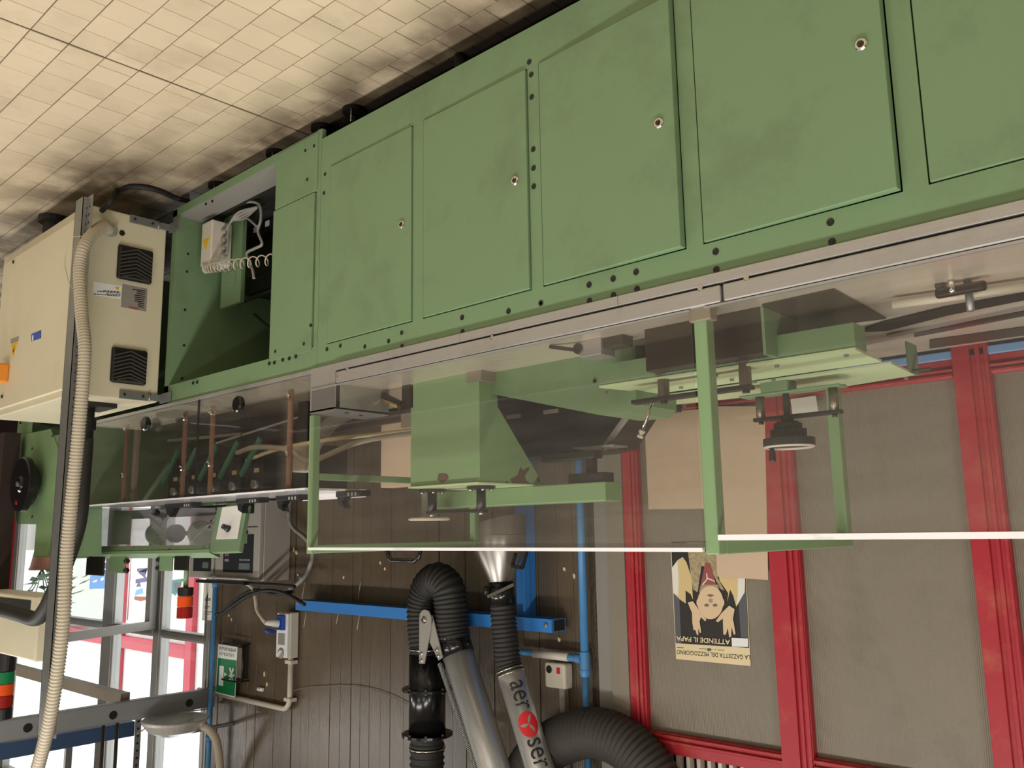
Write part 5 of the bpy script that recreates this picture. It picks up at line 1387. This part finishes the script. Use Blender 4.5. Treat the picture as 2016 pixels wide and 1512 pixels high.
k1 = [ay(u, v, YW - 0.045) for u, v in ((1395, 800), (1505, 800), (1512, 1142), (1412, 1135))]
one('cardboard_sheet', MB().prism(k1, (0, 0.004, 0)), CARD, 'tan cardboard sheet overlapping the lower corner of the newspaper poster', 'cardboard', group='cardboard sheets')
k2 = [ay(u, v, YW - 0.035) for u, v in ((1268, 815), (1500, 795), (1500, 1000), (1277, 1003))]
one('cardboard_sheet', MB().prism(k2, (0, 0.004, 0)), CARD, 'wide tan cardboard sheet low on the partition, seen through the hoods', 'cardboard', group='cardboard sheets')

pn = [ay(u, v, YW - 0.05) for u, v in ((1556, 786), (1606, 779), (1611, 812), (1560, 815))]
one('paper_note', MB().prism(pn, (0, 0.001, 0)), PAPER, 'small white paper note on the red partition post behind the handwheel', 'note')

# ================================================================== FUME EXTRACTION ARMS
ya = 1.12
def A_(u, v, y=ya): return ay(u, v, y)
fa = thing('fume_arm', 'fume extraction arm with black U-shaped hose and bare aluminium tube', 'extraction arm', A_(845, 1400))
def rad(px, u, v, y=ya): 
    p = A_(u, v, y); return px / FPX * (p - CAM).dot(FWD)
R1 = rad(36, 840, 1340)
cxd = A_(841, 1350)
MB().cyl((cxd.x, ya, A_(841, 1288).z), (cxd.x, ya, A_(841, 1448).z), R1, seg=28).build('duct', GLOSSB, fa)
for v in (1356, 1445):
    z = A_(841, v).z
    f = MB().lathe((cxd.x, ya, z - 0.006), (0, 0, 1), [(R1, 0), (R1 * 1.38, 0), (R1 * 1.38, 0.012), (R1, 0.012)], 30).build('flange', GLOSSB, fa)
    for k in range(8):
        an = k * math.pi / 4
        MB().cyl((cxd.x + R1 * 1.24 * math.cos(an), ya + R1 * 1.24 * math.sin(an), z - 0.012), (cxd.x + R1 * 1.24 * math.cos(an), ya + R1 * 1.24 * math.sin(an), z + 0.012), 0.006, seg=6).build('bolt', ZINC, f)
zt_ = A_(841, 1455).z
ribbed([(cxd.x, ya, zt_ - 0.02), (cxd.x, ya, zt_ + 0.2), (cxd.x - 0.01, ya, zt_ + 0.6)], R1 * 0.95, 0.03, 0.008, 24).build('upper_hose', RUBBER, fa)
MB().torus((cxd.x, ya, zt_ + 0.04), (0, 0, 1), R1 * 0.95, 0.005, 28, 6).build('hose_clamp', CHROME, fa)
MB().cyl((cxd.x, ya, 3.9), (cxd.x, ya, 4.39), R1, seg=24).build('duct', GLOSSB, fa)
z_ = zc(800, 1110, 160 / 1100)
hp_ = [Vector((cxd.x, ya, A_(841, 1295).z)), A_(*z_(255, 1050)), A_(*z_(235, 800)), A_(*z_(235, 560)), A_(*z_(290, 330)), A_(*z_(420, 215)), A_(*z_(560, 330)), A_(*z_(600, 520)), A_(*z_(615, 760)), A_(*z_(630, 940)), A_(*z_(645, 1030))]
ribbed(hp_, R1 * 0.96, 0.021, 0.009, 24).build('bend_hose', RUBBER, fa)
t0, t1 = A_(*z_(655, 1080)), A_(975, 1520)
R2 = rad(31, 900, 1300)
dt = (t1 - t0).normalized()
MB().ring([t0 - dt * 0.04, t0 + dt * 0.055], R2 * 1.06, 28).build('collar', GLOSSB, fa)
for k in range(10):
    an = k * 2 * math.pi / 10
    a1 = dt.cross(Vector((0, 1, 0))).normalized(); a2 = dt.cross(a1)
    for s in (-0.02, 0.035):
        q = t0 + dt * s + (a1 * math.cos(an) + a2 * math.sin(an)) * R2 * 1.06
        MB().cyl(q, q + (a1 * math.cos(an) + a2 * math.sin(an)) * 0.003, 0.0045, seg=6).build('rivet', ZINC, fa)
MB().ring([t0 + dt * 0.05, t0 + dt * 2.0], R2, 32).build('tube', DUCT, fa)
yh_ = ya - R1 - 0.008
zz = zc(800, 1110, 160 / 1100)
def PLt(q): return ay(*zz(*q), yh_)
MB().prism([PLt(q) for q in ((175, 760), (180, 680), (215, 630), (250, 620), (300, 640), (335, 720), (335, 850), (240, 1355), (172, 1350))], (0, 0.006, 0)).build('hinge_plate', GREYP, fa)
MB().prism([PLt(q) + Vector((0, .0065, 0)) for q in ((300, 1060), (345, 760), (330, 700), (360, 800), (475, 1270), (420, 1310))], (0, 0.006, 0)).build('hinge_plate', GREYP, fa)
for q in ((240, 760), (208, 1215), (208, 1305), (412, 1160), (432, 1245)):
    p = PLt(q)
    MB().lathe(p, (0, -1, 0), [(0.018 if q[1] < 800 else 0.007, 0), (0.018 if q[1] < 800 else 0.007, 0.003), (0.008 if q[1] < 800 else 0.005, 0.004), (0.008 if q[1] < 800 else 0.005, 0.012), (0, 0.012)], 14).build('hinge_bolt', CHROME, fa)
MB().torus((cxd.x, ya, A_(841, 1277).z), (0, 0, 1), R1, 0.004, 28, 6).build('hose_clamp', CHROME, fa)
s0, s1 = ay(*zz(455, 1350), ya - R2 * 0.9), ay(940, 1520, ya - R2 * 0.9)
sp_pts = []
ns = 70
ds = (s1 - s0).normalized(); sa = ds.cross(Vector((0, 1, 0))).normalized(); sb_ = ds.cross(sa)
for i in range(ns * 8):
    an = 2 * math.pi * i / 8
    sp_pts.append(s0 + (s1 - s0) * (i / (ns * 8)) + sa * 0.0105 * math.cos(an) + sb_ * 0.0105 * math.sin(an))
MB().ring(sp_pts, 0.0032, 5).build('spring', ZINC, fa)
# arm with printed logo and suction cone
fb = thing('fume_arm', 'fume extraction arm with red logo on its tube and a metal suction cone', 'extraction arm', A_(1000, 1300))
yb2 = 1.12
zq = zc(960, 1080, 100 / 605)
z3 = zc(780, 880, 300 / 1972)
R3 = rad(27, 1000, 1350, yb2)
tb0, tb1 = A_(*zq(275, 1480), yb2), A_(1068, 1530, yb2)
db = (tb1 - tb0).normalized()
MB().ring([tb0, tb0 + db * 1.9], R3, 32).build('tube', DUCT, fb)
for s in (0.0, -0.018): MB().torus(tb0 + db * (0.006 + s), db, R3 + 0.002, 0.004, 30, 6).build('hose_clamp', CHROME, fb)
hb2 = [tb0 + db * 0.0, A_(*zq(240, 1330), yb2), A_(*zq(215, 1100), yb2), A_(*zq(195, 900), yb2), A_(*zq(180, 700), yb2), A_(*zq(175, 655), yb2)]
ribbed(hb2, R3 * 1.0, 0.02, 0.008, 24).build('hose', RUBBER, fb)
k0, k1_ = A_(*zq(175, 665), yb2), A_(*zq(165, 400), yb2)
MB().ring([k0, k1_], R3 * 0.97, 28).build('collar', GLOSSB, fb)
p = A_(*zq(15, 500), yb2 - R3 * 0.7)
MB().lathe(p, (0.6, -1, 0), [(0, 0), (0.018, 0), (0.022, 0.006), (0.022, 0.018), (0.016, 0.024), (0, 0.024)], 8).build('clamp_knob', BLACK, fb)
a1, a2 = A_(*zq(0, 575), yb2 - R3), A_(*zq(310, 430), yb2 - R3)
MB().obox(a1, a2, 0.004, 0.014).build('clamp_strap', CHROME, fb)
c0, c1 = A_(*zq(160, 400), yb2), A_(983, 1030, yb2)
MB().ring([c0, A_(983, 1078, yb2), A_(983, 1052, yb2)], [R3 * 0.88, rad(52, 983, 1082, yb2), rad(53, 983, 1060, yb2)], 36, cap=False).build('suction_cone', mat('cone_steel', (150, 146, 140), 0.32, 0.85, var=0.08), fb)
# slanted lip of the cone
mb = MB(); n = 36
r0 = rad(53, 983, 1060, yb2); cc = A_(983, 1052, yb2)
vs = []
for i in range(n):
    an = 2 * math.pi * i / n
    vs.append(cc + Vector((r0 * math.cos(an), r0 * math.sin(an), 0)))
for i in range(n):
    an = 2 * math.pi * i / n
    tz = 0.02 + 0.07 * (0.5 - 0.5 * math.cos(an)) 
    vs.append(cc + Vector((r0 * 1.0 * math.cos(an), r0 * math.sin(an), -tz)))
mb.add(vs, [(i, (i + 1) % n, n + (i + 1) % n, n + i) for i in range(n)], True)
mb.build('cone_lip', MATS['cone_steel'], fb)
hA, hB, hC, hD = [A_(u, v, yb2 - 0.05) for u, v in ((1015, 1090), (1008, 1114), (1028, 1118), (1037, 1084))]
MB().obox(hB, hC, 0.014, 0.014).obox(hC, hD, 0.014, 0.014).obox(hB + (hA - hB) * 0.0, hA, 0.012, 0.012).build('handle', BLACK, fb)
# logo wrapped round the tube: letters climb the tube
def wrap(txt, s_from, s_to, h_, m_, ang0, bold=False):
    vs, fs = text_mesh(txt, 1.0)
    bm = bmesh.new()
    bv = [bm.verts.new(v) for v in vs]
    for f in fs:
        try: bm.faces.new([bv[i] for i in f])
        except ValueError: pass
    bmesh.ops.triangulate(bm, faces=bm.faces[:])
    bmesh.ops.subdivide_edges(bm, edges=[e for e in bm.edges if e.calc_length() > 0.15], cuts=1)
    bm.verts.index_update()
    vs = [v.co.copy() for v in bm.verts]; fs = [tuple(v.index for v in f.verts) for f in bm.faces]
    bm.free()
    x0 = min(v.x for v in vs); x1 = max(v.x for v in vs); y0 = min(v.y for v in vs); y1 = max(v.y for v in vs)
    tocam = (CAM - tb0); tocam = (tocam - db * tocam.dot(db)).normalized()
    side = -db.cross(tocam)      # screen direction across the tube
    P = []
    for v in vs:
        s = s_from + (v.x - x0) / (x1 - x0) * (s_to - s_from)
        w_ = ((v.y - y0) / (y1 - y0) - 0.5) * h_
        an = w_ / R3 + ang0
        P.append(tb0 + db * s + (tocam * math.cos(an) + side * math.sin(an)) * (R3 + 0.0012))
    return MB().add(P, fs).build('logo_lettering', m_, fb, recalc=False)
def along(v):      # distance along the tube of a photo row
    best = min(range(1000), key=lambda i: abs(proj(tb0 + db * (i * 0.0019))[1] - v)); return best * 0.0019
def proj(p):
    d = p - CAM; z = d.dot(FWD)
    return 1008 - d.dot(RGT) / z * FPX, 756 + d.dot(UPV) / z * FPX
wrap('aer', along(1345), along(1400), 0.060, INK, 0.16)
wrap('ser', along(1457), along(1514), 0.060, INK, 0.16)
tocam = (CAM - tb0); tocam = (tocam - db * tocam.dot(db)).normalized(); side = -db.cross(tocam)
def disc(poly, r_off, m_, nm):
    P = []
    for s, w_ in poly:
        an = w_ / R3 + 0.16
        P.append(tb0 + db * s + (tocam * math.cos(an) + side * math.sin(an)) * (R3 + r_off))
    n = len(P); c_ = sum(P, Vector()) / n
    ctr = tb0 + db * (sum(s for s, _ in poly) / n)
    d_ = (c_ - ctr); c_ = ctr + d_.normalized() * (R3 + r_off)
    MB().add(P + [c_], [(i, (i + 1) % n, n) for i in range(n)]).build(nm, m_, fb, recalc=False)
sc_, rr = (along(1404) + along(1453)) / 2, (along(1453) - along(1404)) / 2
rw = rr * 0.85
mb = MB(); P = []; ring_n = 6; seg_n = 28; fs = []
for j in range(ring_n + 1):
    for i in range(seg_n):
        a = 2 * math.pi * i / seg_n; q = j / ring_n
        s, w_ = sc_ + rr * q * math.cos(a), rw * q * math.sin(a)
        an = w_ / R3 + 0.16
        P.append(tb0 + db * s + (tocam * math.cos(an) + side * math.sin(an)) * (R3 + 0.0012))
for j in range(ring_n):
    for i in range(seg_n): fs.append((j*seg_n + i, j*seg_n + (i+1) % seg_n, (j+1)*seg_n + (i+1) % seg_n, (j+1)*seg_n + i))
MB().add(P, fs).build('logo_disc', REDS, fb, recalc=False)
for a0 in (0.5, 0.5 + 2.09, 0.5 + 4.19):
    leafp = []
    for t in [i / 8 for i in range(9)]: leafp.append((t, 0.20 * math.sin(math.pi * t)))
    for t in [i / 8 for i in range(7, 0, -1)]: leafp.append((t, -0.10 * math.sin(math.pi * t)))
    disc([(sc_ + rr * 0.85 * (t * math.cos(a0) - w_ * math.sin(a0)), rw * 0.85 * (t * math.sin(a0) + w_ * math.cos(a0))) for t, w_ in leafp], 0.0024, GREYP, 'logo_leaf')
# big dusty flexible duct
yd = 1.255
dp_ = [A_(1020, 1560, yd), A_(1050, 1500, yd), A_(1095, 1462, yd), A_(1160, 1442, yd), A_(1215, 1455, yd), A_(1260, 1490, yd), A_(1295, 1540, yd), A_(1315, 1600, yd)]
one('flexible_duct', ribbed(dp_, rad(48, 1160, 1442, yd), 0.022, 0.011, 28), HOSEG, 'thick dusty ribbed flexible duct arching beside the logo arm', 'duct')

# ================================================================== OUTSIDE AND ON THE GLAZING
zw = zc(220, 1080, 100 / 840)
yo2 = yo + 0.055
def O(q): return ay(*zw(*q), yo2)
b1 = thing('window_poster', 'white poster with a small plane drawing, behind the open glass door', 'poster', O((500, 600)))
def ob(name, poly, m_, d, root, f): return MB().prism([f(q) - Vector((0, d, 0)) for q in poly], (0, 0.002, 0)).build(name, m_, root)
ob('paper', ((300, -300), (690, -300), (650, 1330), (200, 1300)), WHITE, 0, b1, O)
ob('red_line', ((322, 100), (330, 100), (270, 1185), (252, 1180)), PRED, .003, b1, O)
ob('purple_mark', ((420, 330), (600, 320), (600, 350), (470, 375), (430, 390), (500, 400), (550, 370), (560, 470), (600, 480), (600, 545), (500, 560), (395, 580), (395, 510), (540, 480), (540, 390), (420, 380)), PURP, .003, b1, O)
ob('cone_mark', ((440, 560), (460, 560), (490, 630), (400, 635)), PURP, .003, b1, O)
ob('blue_mark', ((400, 690), (510, 650), (520, 740), (385, 780)), SKYP, .003, b1, O)
ob('brown_mark', ((375, 790), (580, 795), (575, 850), (480, 870), (375, 850)), BROWNP, .003, b1, O)
zx = zc(140, 1080, 120 / 1296)
def OX(q): return ay(*zx(*q), yo2)
b2 = thing('window_poster', 'blue sea poster with two small boats and a pink header, on the far shop window', 'poster', OX((600, 600)))
ob('paper', ((545, -60), (815, -60), (750, 870), (390, 860)), WHITE, 0, b2, OX)
ob('pink_header', ((560, 165), (800, 150), (795, 262), (558, 262)), REDOUT, .003, b2, OX)
ob('violet_band', ((548, 310), (790, 300), (785, 425), (540, 430)), PURP, .003, b2, OX)
ob('blue_sea', ((545, 470), (780, 460), (745, 850), (395, 858), (410, 600)), SKYP, .003, b2, OX)
ob('dark_rock', ((545, 465), (780, 455), (720, 540), (640, 590), (540, 560)), PGREY, .005, b2, OX)
ob('boat', ((620, 640), (700, 600), (705, 650), (655, 695)), PAPER, .005, b2, OX)
ob('boat', ((455, 695), (560, 655), (555, 700), (480, 725)), PAPER, .005, b2, OX)
b3 = thing('beige_board', 'beige board on the far shop window under the blue sea poster', 'board', OX((200, 900)))
ob('board', ((-200, 590), (400, 600), (385, 862), (748, 868), (735, 1080), (-200, 1150)), PAPER, 0, b3, OX)
def OW(q): return ay(*q, YW - 0.006)
b4 = thing('glass_notice', 'grey notice with two rows of red lettering behind the open glass door', 'notice', OW((170, 1235)))
zn = zc(110, 1180, 200 / 2016)
def ON(q): return ay(*zn(*q), yo2)
ob('sheet', ((200, 440), (945, 390), (930, 650), (200, 760)), GREYP, 0, b4, ON)
mb = MB(); x = 320
while x < 860:
    mb.prism([ON((a, b_ - (a - 320) * .075)) - Vector((0, .003, 0)) for a, b_ in ((x, 535), (x + 34, 535), (x + 34, 575), (x, 575))], (0, .002, 0)); x += 46
x = 410
while x < 760:
    mb.prism([ON((a, b_ - (a - 410) * .09)) - Vector((0, .003, 0)) for a, b_ in ((x, 640), (x + 36, 640), (x + 36, 690), (x, 690))], (0, .002, 0)); x += 50
mb.build('red_lettering', REDOUT, b4)
zl_ = zc(160, 960, 340 / 1977)
def OL(q): return ay(*zl_(*q), yo2)
b5 = thing('window_poster', 'colourful map poster on the far shop window beside the signal tower', 'poster', OL((1100, 1150)))
ob('paper', ((1020, 1030), (1245, 1010), (1235, 1300), (1010, 1320)), PAPER, 0, b5, OL)
ob('teal_field', ((1030, 1060), (1190, 1040), (1130, 1150), (1080, 1240), (1025, 1200)), mat('print_teal', (70, 130, 126), 0.7, var=0.5, scale=20), .003, b5, OL)
ob('dark_field', ((1060, 1080), (1150, 1090), (1120, 1220), (1070, 1180)), PGREY, .005, b5, OL)
ob('tan_field', ((1150, 1080), (1200, 1060), (1180, 1150), (1130, 1160)), CARD, .005, b5, OL)
b6 = thing('notice_sheet', 'white notice sheet with small print beside the thin blue air pipe', 'notice', OW((413, 1180)))
ob('paper', ((1405, 1070), (1515, 1075), (1500, 1520), (1380, 1520)), PAPER, 0, b6, lambda q: ay(*zl_(*q), YW - 0.03))
mb = MB()
for y_, xa, xb_ in ((1270, 1415, 1480), (1285, 1415, 1480), (1360, 1410, 1470), (1375, 1410, 1450), (1420, 1405, 1500), (1445, 1405, 1470)):
    mb.prism([ay(*zl_(*q), YW - 0.032) for q in ((xa, y_), (xb_, y_), (xb_, y_ + 8), (xa, y_ + 8))], (0, .001, 0))
mb.build('small_print', PGREY, b6)
# potted plant behind the glazing
pt = ay(78, 1185, 2.3)
pl_ = thing('potted_plant', 'leafy green potted plant behind the glazing, above the green end machine', 'plant', pt)
pz0 = ay(78, 1200, 2.3).z
MB().lathe((pt.x, 2.3, ay(78, 1090, 2.3).z - 0.05), (0, 0, 1), [(0, 0), (0.10, 0), (0.14, 0.22), (0.15, 0.22), (0.15, 0.25), (0, 0.25)], 20).build('pot', TERRA, pl_)
base = Vector((pt.x, 2.3, ay(78, 1090, 2.3).z + 0.2))
for i in range(60):
    a = random.uniform(0, 6.28); el_ = random.uniform(0.2, 1.3); L = random.uniform(0.15, 0.5)
    d = Vector((math.cos(a) * math.cos(el_), math.sin(a) * math.cos(el_), math.sin(el_)))
    p = base + d * L
    s = d.cross(Vector((0, 0, 1))).normalized() * 0.05; t = (d * 0.6 + Vector((0, 0, -0.5))).normalized() * 0.16
    MB().add([p, p + s + t * 0.4, p + t, p - s + t * 0.4, p + t * 0.45 + Vector((0, 0, 0.015))], [(0, 1, 4), (1, 2, 4), (2, 3, 4), (3, 0, 4)]).build('leaf', LEAF, pl_, recalc=False)
for i in range(6):
    a = i * 1.05
    MB().ring([base - Vector((0, 0, 0.02)), base + Vector((math.cos(a) * 0.1, math.sin(a) * 0.1, 0.2)), base + Vector((math.cos(a) * 0.22, math.sin(a) * 0.22, 0.36))], 0.006, 6).build('stem', LEAF, pl_)
MB().box((pt.x - 0.2, 2.15, -0.02), (pt.x + 0.2, 2.45, ay(78, 1090, 2.3).z - 0.05)).build('plant_stand', WHITEP, pl_)
# crumpled plastic at the edge of the floor
